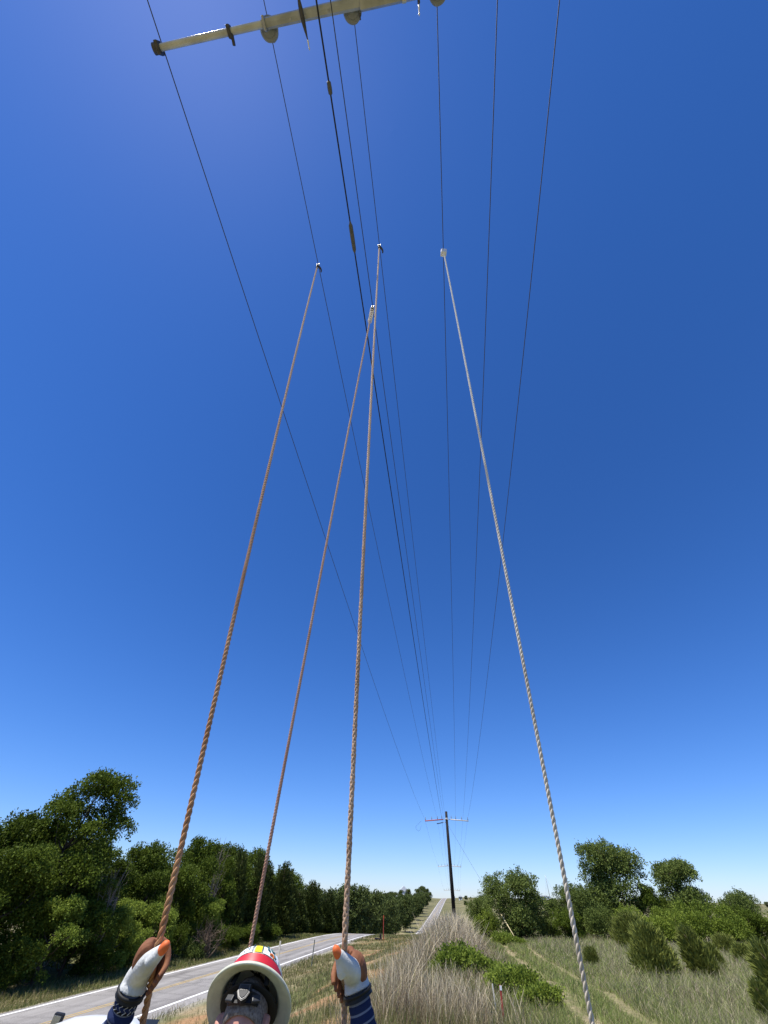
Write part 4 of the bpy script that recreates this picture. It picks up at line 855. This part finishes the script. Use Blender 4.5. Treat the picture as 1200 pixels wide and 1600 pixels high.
# shirt: torso skin a little larger than the body, sleeves with ring stripes
st = MB(); st.tube(catmull([hip + (0, 0, -.02), hip + (0, 0, .1), (px, py - .05, 1.20), (px, py - .15, 1.38), (px, py - .165, 1.45)], 14), np.interp(np.linspace(0, 4, 14), [0, 1, 2, 3, 4], [.178, .182, .182, .195, .10]), 18, r2=np.interp(np.linspace(0, 4, 14), [0, 1, 2, 3, 4], [.125, .128, .13, .125, .088]), hint=(1, 0, 0))
for S, E_ in ((SH_L, EL_L), (SH_R, EL_R)): st.tube(catmull([np.array([px, 2.25, 1.39]) * .5 + S * .5, S, S * .55 + E_ * .45], 9), [.085, .09, .09, .088, .083, .078, .074, .070, .066], 14)
obj('shirt', remeshed('shirt', st, M['navy'], .011, 4, mo), man)
def sleeve(S, E_, W_, folds):
    P = catmull([W_ + (W_ - E_) * (-.02), W_ * .5 + E_ * .5, E_, E_ * .55 + S * .45, S * .8 + E_ * .2], 60); P, s = resample(P, .006)
    T, N, B = frames(P, (0, 1, 0)); n = 24; a = np.linspace(0, 2 * np.pi, n + 1); r = np.interp(s, [0, .05, .16, .3, .55], [.036, .043, .054, .062, .072])
    r = r * (1 + folds * np.sin(s * 2 * np.pi / .034 + 1.2 * np.sin(s * 31)))
    V = P[:, None] + N[:, None] * (np.cos(a)[None, :, None] * r[:, None, None]) + B[:, None] * (np.sin(a)[None, :, None] * r[:, None, None])
    m = n + 1; k = len(P); ii, jj = np.meshgrid(np.arange(k - 1), np.arange(n), indexing='ij'); b0 = (ii * m + jj).ravel(); F = np.stack([b0, b0 + 1, b0 + m + 1, b0 + m], 1)
    me = mesh_np('sleeve', V.reshape(-1, 3) - mo, F, M['knit'], True); uvl = me.uv_layers.new(name='UVMap'); vi = np.empty(len(me.loops), dtype=np.int32); me.loops.foreach_get('vertex_index', vi)
    uv = np.stack([(vi % m) / n, s[vi // m]], 1).astype(np.float32); uvl.data.foreach_set('uv', uv.ravel())
    o = obj('sleeve', me, man); md = o.modifiers.new('t', 'SOLIDIFY'); md.thickness = .003; return o
sleeve(SH_L, EL_L, WR_L, .085); sleeve(SH_R, EL_R, WR_R, .035)
tr = MB(); tr.tube(catmull([hip + (0, 0, -.16), hip + (0, 0, -.02), hip + (0, 0, .07)], 6), [.165, .172, .175, .178, .176, .17], 18, r2=[.115, .12, .12, .12, .12, .115], hint=(1, 0, 0))
for sx in (-1, 1):
    h0 = hip + (sx * .09, 0, -.03); kn_ = np.array([px + sx * .12, py + .05, .50 + mo[2]]); an = np.array([px + sx * .13, py - .02, .10 + mo[2]])
    tr.tube(catmull([h0, (h0 + kn_) / 2, kn_, (kn_ + an) / 2 + (0, -.02, .03), an], 16), np.interp(np.linspace(0, 4, 16), [0, 1, 2, 3, 4], [.115, .103, .083, .082, .08]), 14)
    bt = MB(); bt.tube(catmull([an + (0, -.06, -.055), an + (0, .04, -.055), an + (sx * .01, .13, -.065), an + (sx * .012, .20, -.07)], 8), [.04, .048, .05, .05, .05, .048, .044, .025], 12); bt.tube([an + (0, 0, -.06), an + (0, 0, .06)], .054, 12)
    obj('boot', remeshed('boot', bt, M['boot'], .009, 3, mo), man)
obj('trousers', remeshed('trousers', tr, M['denim'], .011, 3, mo), man)

# gloves: pale palm and gauntlet, orange thumb tip, brown back and curled fingers, black cuff
def glove(W_, E_, grip, thumb_tip, inward, tx=0.0):
    """grip: point on the rope in the fist; inward: +1 when the palm faces +X"""
    ax = thumb_tip - W_; ax = ax / np.linalg.norm(ax)
    rope_d = None
    X = np.array([inward, 0, 0.]); X = X - ax * (X @ ax); X /= np.linalg.norm(X); Y = np.cross(ax, X) * inward; Y = Y if Y[1] > 0 else -Y       # X towards the palm side, Y away from the camera
    o = lambda x, y, z: grip + X * x + Y * y + ax * z
    arm_d = (W_ - E_) / np.linalg.norm(W_ - E_)
    g = MB()
    c0 = W_ - arm_d * .010
    te = o(.007 + tx, -.027, .086); hl = W_ * .45 + te * .55 + X * (-.012)
    g.tube(catmull([c0, W_ + arm_d * .03, hl, te * .75 + hl * .25, te], 18), np.interp(np.linspace(0, 4, 18), [0, 1, 2, 3, 4], [.051, .045, .035, .0215, .0155]), 16, r2=np.interp(np.linspace(0, 4, 18), [0, 1, 2, 3, 4], [.052, .043, .031, .020, .0155]), hint=X)
    g.tube(catmull([o(-.010, -.036, .015), o(.000 + tx * .6, -.033, .048), o(.006 + tx, -.026, .075)], 8), [.020, .020, .019, .018, .017, .0165, .016, .0155], 12)
    gl_ = obj('glove', remeshed('glove', g, M['glove_white'], .0042, 5, mo), man)
    tp = MB(); tt = catmull([te + (hl - te) * .10, te, te + ax * .016 + X * .002 + Y * .003, te + ax * .027 + X * .003 + Y * .007], 9); tp.tube(tt, (1.0 if inward > 0 else .9) * np.array([.0176, .0174, .0172, .0170, .0166, .0156, .0138, .0100, .003]), 12)
    tp.build('thumb_tip', M['glove_orange'], gl_, True, off=mo)
    f = MB()
    f.tube(catmull([o(-.038, .014, -.085), o(-.047, .018, -.045), o(-.047, .022, -.012), o(-.034, .028, .012)], 10), [.018, .022, .025, .026, .026, .026, .025, .023, .02, .014], 12, r2=[.026, .032, .034, .035, .035, .035, .034, .03, .026, .016], hint=X)
    for k, (z, r0, ln) in enumerate(((.004, .0125, 1.0), (-.022, .013, 1.06), (-.048, .0125, 1.0), (-.072, .011, .85))):
        f.tube(catmull([o(-.034, .036, z + .002), o(-.018, .058 * ln, z), o(.016, .058 * ln, z - .003), o(.046, .034, z - .012), o(.054, .004, z - .018), o(.050, -.020 * ln, z - .024)], 16), r0 * .92 * np.interp(np.linspace(0, 5, 16), [0, 1, 2, 3, 4, 5], [1.1, 1.0, 1.0, .98, .95, .7]), 10)
    obj('glove_back', remeshed('glove_back', f, M['glove_brown'], .003, 1, mo), gl_)
    # rolled black rim and the inner rubber cuff
    T_ = arm_d; n1 = X - T_ * (X @ T_); n1 /= np.linalg.norm(n1); n2 = np.cross(T_, n1); a = np.linspace(0, 2 * np.pi, 25)
    rim = MB().tube(c0 + (n1 * np.cos(a)[:, None] * .051 + n2 * np.sin(a)[:, None] * .053), .0055, 8, caps=False)
    rim.tube([c0 + arm_d * .004, c0 - arm_d * .008, c0 - arm_d * .016], [.049, .052, .0545], 20, caps=False, hint=X)
    rim.build('cuff', M['rubber'], gl_, True, off=mo)
    return gl_
glove(WR_L, EL_L, np.array([-1.19, 2.15, 1.720]), np.array([-1.150, 2.115, 1.775]), 1)
glove(WR_R, EL_R, np.array([-.462, 2.28, 1.705]), np.array([-.478, 2.215, 1.770]), -1, -.028)
# black and white knit wristband showing below the left cuff
kb = MB(); ad = (EL_L - WR_L) / np.linalg.norm(EL_L - WR_L); kb.tube([WR_L + ad * .012, WR_L + ad * .056], [.040, .0435], 20, caps=False)
wb = kb.build('wristband', M['cuff_knit'], man, True, off=mo)
n1 = np.cross(ad, (0, 1, 0)); n1 /= np.linalg.norm(n1); n2 = np.cross(ad, n1); zz = MB()
for k in range(14):
    a = 2 * math.pi * k / 14
    q = [WR_L + ad * t + (n1 * math.cos(a + .12 * (-1)**j) + n2 * math.sin(a + .12 * (-1)**j)) * (.0425 + .05 * (t - .03)) for j, t in enumerate(np.linspace(.026, .054, 5))]
    zz.tube(q, .0016, 5)
zz.build('zigzag_thread', M['lath_thread'], wb, True, off=mo)

# hard hat: full brim, ridged crown, red band, stickers, suspension with ratchet
hat = MB(); n = 64; prof = []
def hat_ring(r, z, sx=.93, sy=1.06, brimdrop=0.0):
    out = []
    for t in np.linspace(0, 2 * np.pi, n, endpoint=False):
        ridge = 0
        out.append(hp(r * sx * math.cos(t), r * sy * math.sin(t), z + brimdrop * (1 - abs(math.sin(t)))))
    return np.array(out)
rings = [(.174, -.009, .012), (.1765, -.003, .012), (.174, .003, .012), (.152, .013, .007), (.128, .019, .002), (.120, .028, 0), (.120, .051, 0), (.1185, .074, 0), (.113, .097, 0), (.100, .117, 0), (.074, .131, 0), (.034, .137, 0)]
inner = [(.030, .132, 0), (.070, .126, 0), (.096, .112, 0), (.109, .093, 0), (.1145, .071, 0), (.116, .046, 0), (.1165, .021, 0), (.127, .013, .002), (.152, .007, .007)]
allr = rings + inner
for r_h, z, dr in allr: hat.v.append(hat_ring(r_h, z, brimdrop=dr))
R_ = len(allr); hat.f = [(i * n + j, i * n + (j + 1) % n, (i + 1) % R_ * n + (j + 1) % n, (i + 1) % R_ * n + j) for i in range(R_) if i not in (11,) for j in range(n)]
hat.f.append(tuple(11 * n + j for j in range(n))); hat.f.append(tuple(12 * n + j for j in range(n - 1, -1, -1))); hat.mi = [0] * len(hat.f)
ho = hat.build('hard_hat', M['hat_shell'], man, True, off=mo, label='white full brim hard hat with red band and stickers')
def on_hat(t, z, lift=.0015):
    r = np.interp(z, [r2[1] for r2 in rings[5:]], [r2[0] for r2 in rings[5:]]) + lift; return hp(r * .93 * math.cos(t), r * 1.06 * math.sin(t), z + lift * .6)
def patch(name, t0, t1, z0, z1, m, lift=.002, nt_=8, nz=4):
    V = [on_hat(t0 + (t1 - t0) * i / nt_, z0 + (z1 - z0) * j / nz, lift) for i in range(nt_ + 1) for j in range(nz + 1)]
    F = [(i * (nz + 1) + j, (i + 1) * (nz + 1) + j, (i + 1) * (nz + 1) + j + 1, i * (nz + 1) + j + 1) for i in range(nt_) for j in range(nz)]
    return obj(name, mesh_np(name, np.array(V) - mo, F, M[m], True), ho)
patch('red_band', 0, 2 * math.pi, .046, .074, 'hat_red', .0018, 72, 4)
b_ = -math.pi / 2                                  # the back of the hat, facing the camera
patch('sticker', b_ - .04, b_ + .22, .079, .121, 'hat_yellow')
patch('sticker', b_ - .70, b_ - .10, .078, .121, 'hat_white'); patch('sticker', b_ + .28, b_ + .98, .078, .120, 'hat_white')
def scribble(t0, z0, pts, m='hat_teal', w=.0022):
    q = [on_hat(t0 + a * .1, z0 + b * .015, .0035) for a, b in pts]; MB().tube(catmull(q, 4 * len(q)), w * .6, 5).build('printed_mark', M[m], ho, True, off=mo)
scribble(b_ + .235, 0.079, [(0, 0), (.1, 1), (-.05, 2), (.05, 2.8)]); scribble(b_ - .12, 0.079, [(0, 0), (-.1, 1), (.0, 2), (-.08, 2.6)], w=.0016)
scribble(b_ - .46, .084, [(0, 0), (.3, .25)], w=.0024); scribble(b_ - .36, .098, [(0, 0), (.35, .1)], w=.0024); scribble(b_ - .27, .088, [(0, 0), (.2, .5), (.55, .6)], w=.002)
scribble(b_ + .42, 0.082, [(0, 2.2), (.7, 1.8), (.3, 1.2), (1.2, .9), (1.4, .2)], w=.004); scribble(b_ + .60, 0.079, [(0, 2.2), (.6, 1.5), (1.4, 1.6), (1.6, .6), (2.3, .3)], w=.0045); scribble(b_ + .55, 0.078, [(0, .4), (1, .6), (1.8, .1)], 'hat_orange', .006)
# ridge ribs on the crown top
for dx in (-.03, .03):
    P = [hp(dx, y, np.interp(math.hypot(dx / .93, y / 1.06), [.0, .034, .074, .100, .113], [.137, .137, .131, .117, .097]) + .001) for y in np.linspace(-.075, .075, 9)]
    MB().tube(P, .006, 8).build('ridge', M['hat_shell'], ho, True, off=mo)
# suspension ring, ratchet and badge at the nape
a = np.linspace(0, 2 * np.pi, 49); sus = MB().tube(np.array([hp(.092 * math.cos(t), .012 + .108 * math.sin(t), .004 + .010 * math.sin(t)) for t in a]), .004, 8, caps=False, r2=.017, hint=HN)
so_ = sus.build('suspension', M['suspension'], ho, True, off=mo)
for k in range(4):
    t = math.pi / 4 + k * math.pi / 2; MB().tube(catmull([hp(.095 * math.cos(t), .11 * math.sin(t), .01), hp(.07 * math.cos(t), .08 * math.sin(t), .085), hp(0, 0, .10)], 8), .003, 6, r2=.011).build('strap', M['suspension'], so_, True, off=mo)
rc = MB()
for t0 in np.linspace(b_ - .62, b_ + .62, 9): rc.v.append(np.array([hp((.088 + d_) * math.cos(t0), .006 + (.105 + d_) * math.sin(t0), z) for d_, z in ((.004, -.030), (.012, -.030), (.012, -.070 + .02 * abs(t0 - b_)), (.004, -.070 + .02 * abs(t0 - b_)))]))
rc.f = [(i * 4 + j, i * 4 + (j + 1) % 4, (i + 1) * 4 + (j + 1) % 4, (i + 1) * 4 + j) for i in range(8) for j in range(4)] + [(3, 2, 1, 0), (32, 33, 34, 35)]; rc.mi = [0] * len(rc.f)
rc.build('nape_strap', M['black'], so_, False, off=mo)
kc = hp(0, -.122, -.046); shield = [(-.022, .022), (.022, .022), (.024, -.002), (.014, -.020), (0, -.028), (-.014, -.020), (-.024, -.002)]
def shield_solid(sc, y0, y1):
    mb = MB(); V = [kc + HX * x * sc - HF * y0 + HN * z * sc for x, z in shield] + [kc + HX * x * sc * .93 - HF * y1 + HN * z * sc * .93 for x, z in shield]; k = 7
    return mb.add(V, [tuple(range(k)), tuple(range(2 * k - 1, k - 1, -1))] + [(i, i + k, (i + 1) % k + k, (i + 1) % k) for i in range(k)])
shield_solid(1.08, -.006, .006).build('ratchet_knob', M['black'], so_, off=mo)
shield_solid(.95, .0, .0075).build('badge_rim', mat('badge_rim', (.11, .11, .11), .4, .4), so_, off=mo)
shield_solid(.80, .0, .0095).build('badge', mat('badge_face', (.035, .035, .036), .55, .3), so_, off=mo)
lt = MB()
for k, x in enumerate((-.0105, -.0035, .0035, .0105)): lt.box(kc + HX * x - HF * .0098 + HN * .002, (.0045, .0012, .007), rot=(-TILT, 0, HYAW))
lt.build('badge_lettering', M['black'], so_, off=mo)
for sx in (-1, 1): MB().box(hp(sx * .048, -.108, -.054), (.030, .012, .020), rot=(-TILT, 0, HYAW + sx * .42), bev=.003).build('adjuster_tab', mat('adjuster_tab', (.030, .032, .035), .45, .4), so_, off=mo)

# ------------------------------------------------------------------ white pickup parked on the slope, only roof and mirror rise into view
tu, tv = -7.15, 11.4; tg = -1.76
van = thing('pickup_truck', 'white truck parked by the road, its roof edge showing at bottom left', 'truck', (tu, tv, tg), R(4))
def TB(name, mb, m, parent=van, ang=35): return sharp(mb.build(name, M[m] if isinstance(m, str) else m, parent), ang)
def loft_sections(secs, n=28, p=4.0):
    """rounded-box cross sections (y, halfwidth, z0, z1) joined along the truck"""
    mb = MB(); t = np.linspace(0, 2 * np.pi, n, endpoint=False)
    for y, hw, z0, z1 in secs:
        c, s = np.cos(t), np.sin(t); q = (np.abs(c)**p + np.abs(s)**p) ** (-1 / p)
        mb.v.append(np.stack([hw * c * q, np.full(n, y), (z0 + z1) / 2 + (z1 - z0) / 2 * s * q], 1))
    k = len(secs); mb.f = [(i * n + j, i * n + (j + 1) % n, (i + 1) * n + (j + 1) % n, (i + 1) * n + j) for i in range(k - 1) for j in range(n)] + [tuple(range(n - 1, -1, -1)), tuple((k - 1) * n + j for j in range(n))]; mb.mi = [0] * len(mb.f); return mb
TB('lower_body', loft_sections([(-2.9, .92, .5, 1.22), (-2.85, .97, .45, 1.26), (0, .98, .42, 1.26), (1.3, .98, .42, 1.24), (2.3, .95, .45, 1.18), (2.6, .86, .5, 1.05)], p=8), 'white_paint')
TB('cab_roof', loft_sections([(-1.05, .66, 1.2, 1.78), (-.95, .70, 1.2, 1.86), (-.5, .73, 1.2, 1.925), (.2, .73, 1.2, 1.93), (.55, .70, 1.2, 1.90), (.8, .74, 1.2, 1.74), (1.35, .84, 1.2, 1.26)], p=5), 'white_paint')
M['glass'] = mat('tinted_glass', (.02, .025, .03), .05, .6)
TB('windscreen', MB().box((0, 1.11, 1.53), (1.36, .02, .66), rot=(R(-48), 0, 0), bev=.008), 'glass'); TB('rear_window', MB().box((0, -1.09, 1.55), (1.05, .03, .34), rot=(R(14), 0, 0), bev=.008), 'glass')
for sx in (-1, 1):
    w_ = TB('side_window', MB().box((sx * .765, -.1, 1.52), (.03, 1.35, .36), rot=(0, R(-sx * 12), 0), bev=.01), 'glass')
    m_ = TB('mirror', MB().box((-1.08 if sx < 0 else .88, .50, 1.78 if sx < 0 else 1.5), (.20, .09, .27) if sx < 0 else (.08, .2, .27), rot=(.06, .12, R(-12 * sx)), bev=.025), 'black')
    MB().box((-1.085 if sx < 0 else .93, .448 if sx < 0 else .5, 1.775 if sx < 0 else 1.5), (.15, .006, .21) if sx < 0 else (.006, .15, .21), rot=(.06, .12, R(-12 * sx)), bev=.002).build('mirror_glass', mat('mirror_glass', (.35, .37, .38), .12, .6, .7), m_)
    MB().tube(catmull([(sx * .80, .62, 1.45), (sx * .88, .58, 1.5), (sx * (1.05 if sx < 0 else .88), .52, 1.68 if sx < 0 else 1.45)], 6), .022, 8).build('mirror_stalk', M['black'], m_, True)
    for y in (-1.9, 1.55):
        wh = TB('wheel', MB().lathe([(.30, -.13), (.40, -.12), (.41, -.05), (.41, .05), (.40, .12), (.30, .13)], (sx * .86, y, .41), (1, 0, 0), 28), 'rubber')
        MB().lathe([(.05, -.02), (.23, -.03), (.25, 0), (.23, .04), (.05, .02)], (sx * (.86 + .10), y, .41), (sx, 0, 0), 20).build('rim', M['steel'], wh, True)
    TB('headlight', MB().box((sx * .66, 2.52, .95), (.36, .12, .18), bev=.03), mat('lamp_lens', (.6, .6, .6), .1, .5)); TB('tail_light', MB().box((sx * .86, -2.9, 1.0), (.16, .06, .36), bev=.02), 'hat_red')
    TB('door_handle', MB().box((sx * .985, -.55, 1.1), (.03, .18, .035), bev=.01), 'black')
TB('bed_liner', MB().box((0, -2.0, 1.267), (1.55, 1.6, .02)), 'black'); TB('grille', MB().box((0, 2.60, .85), (1.0, .06, .26), bev=.02), 'black'); TB('bumper', MB().box((0, 2.68, .58), (1.8, .16, .2), bev=.04), 'steel'); TB('bumper', MB().box((0, -2.98, .6), (1.8, .16, .18), bev=.04), 'steel')

# ------------------------------------------------------------------ stakes and small things along the road
def stake(name, label, u, v, h, w, m, lean=(0, 0), top=None, cat='stake', flat=True):
    z = g1(u, v); o = thing(name, label, cat, (u, v, z)); d = np.array([lean[0], lean[1], 1.0]); d /= np.linalg.norm(d)
    if flat: mb = MB().box((0, 0, h / 2 - .05), (w, w * .45, h + .1), rot=(-lean[1], lean[0], 0), bev=w * .08)
    else: mb = MB().tube([-d * .1, d * h], w / 2, 8)
    mb.build('post', M[m], o)
    if top is not None: MB().box((lean[0] * h * .93, lean[1] * h * .93, h * .93), (w * 1.12, w * .6, h * .12), rot=(-lean[1], lean[0], 0)).build('top_mark', M[top], o)
    return o
M['lath'] = mat('lath_wood', (.66, .62, .52), .85, .2, var=.15, scale=10); M['tpost'] = mat('green_post', (.10, .13, .11), .7, .3, var=.2, scale=10); M['red_post'] = mat('red_post', (.34, .06, .045), .7, .3, var=.25, scale=10)
stake('survey_stake', 'pale wooden survey stake on the grass beside the road', -13.35, 41.5, 1.55, .12, 'lath')
stake('survey_stake', 'small red stick leaning beside the pale survey stake', -13.9, 42.5, 1.0, .05, 'red_post', (-.45, 0), None)
stake('fence_post', 'thin dark steel post right of the pale survey stake', -11.2, 43.0, 1.45, .07, 'tpost', (.05, 0), None, 'post', False)
stake('marker_post', 'reddish marker post where the road drops out of sight', -10.0, 74.0, 2.3, .10, 'red_post', (0, 0), 'hat_orange', 'post', False)
stake('marker_stake', 'red stake with white top standing in dry grass at the bottom', .84, 15.0, .62, .045, 'red_post', (.03, 0), 'hat_white')
stake('marker_stake', 'short white stake beside the red one in dry grass', .70, 15.4, .62, .03, 'lath', (-.04, 0))
db = thing('drain_cover', 'small dark object on the grass at the foot of the marker post', 'debris', (-10.6, 73.5, g1(-10.6, 73.5)))
MB().box((0, 0, .12), (.9, .5, .22), rot=(0, .1, .3), bev=.05).build('lump', M['black'], db); MB().box((.3, 0, .35), (.25, .2, .5), rot=(0, -.2, .2), bev=.04).build('bracket', M['black'], db)
# mail box far down the road
mbx = thing('mail_box', 'tiny white mail box beside the distant road', 'mailbox', (-1.35, 60, g1(-1.35, 60)))
MB().tube([(0, 0, -.1), (0, 0, 1.2)], .045, 8).build('post', M['lath'], mbx, True); MB().tube([(0, -.22, 1.3), (0, .22, 1.3)], .12, 12, hint=(0, 0, 1)).build('box', M['white_paint'], mbx, True)
# white farm house among the hilltop trees, and a shed and mast on the far ridge
def house(name, label, u, v, w, l, h, rh, roof_m, rot=0):
    z = g1(u, v); o = thing(name, label, 'house', (u, v, z), rot)
    MB().box((0, 0, h / 2 - .2), (w, l, h + .4)).build('wall', M['hat_white'], o)
    mb = MB(); a, b = w / 2 + .4, l / 2 + .4; mb.add([(-a, -b, h), (a, -b, h), (a, b, h), (-a, b, h), (0, -b, h + rh), (0, b, h + rh)], [(0, 3, 2, 1), (0, 1, 4), (2, 3, 5), (1, 2, 5, 4), (3, 0, 4, 5)]); mb.build('roof', M[roof_m], o)
    d = MB().box((0, -l / 2 - .04, 1.05), (1.0, .08, 2.1)).build('door', M['dark_steel'], o)
    for x in (-w * .3, w * .3):
        wd = MB().box((x, -l / 2 - .04, 1.6), (1.2, .08, 1.2)).build('window', M['glass'], o); MB().box((x, -l / 2 - .09, .97), (1.4, .12, .08)).build('sill', M['hat_white'], wd)
    return o
house('farm_house', 'white roofed house among trees on the far hilltop', -66, 672, 12, 9, 6.2, 5.0, 'white_paint', .2)
house('farm_shed', 'low white shed on the ridge beside the right wide tree', 118, 770, 16, 9, 3.2, 1.2, 'white_paint')
house('farm_shed', 'tiny white shed right of the utility pole on the hill', 3.5, 640, 4, 4, 2.6, 1.2, 'white_paint')
ms = thing('radio_mast', 'thin mast rising from the far ridge between the right hand trees', 'mast', (160, 980, g1(160, 980)))
MB().tube([(0, 0, -.5), (0, 0, 34)], [.5, .25], 6).build('mast', M['steel'], ms, True)
for k in range(3): a = k * 2.094; MB().tube([(0, 0, 30), (16 * math.cos(a), 16 * math.sin(a), -3)], .05, 4).build('stay', M['wire'], ms, True)
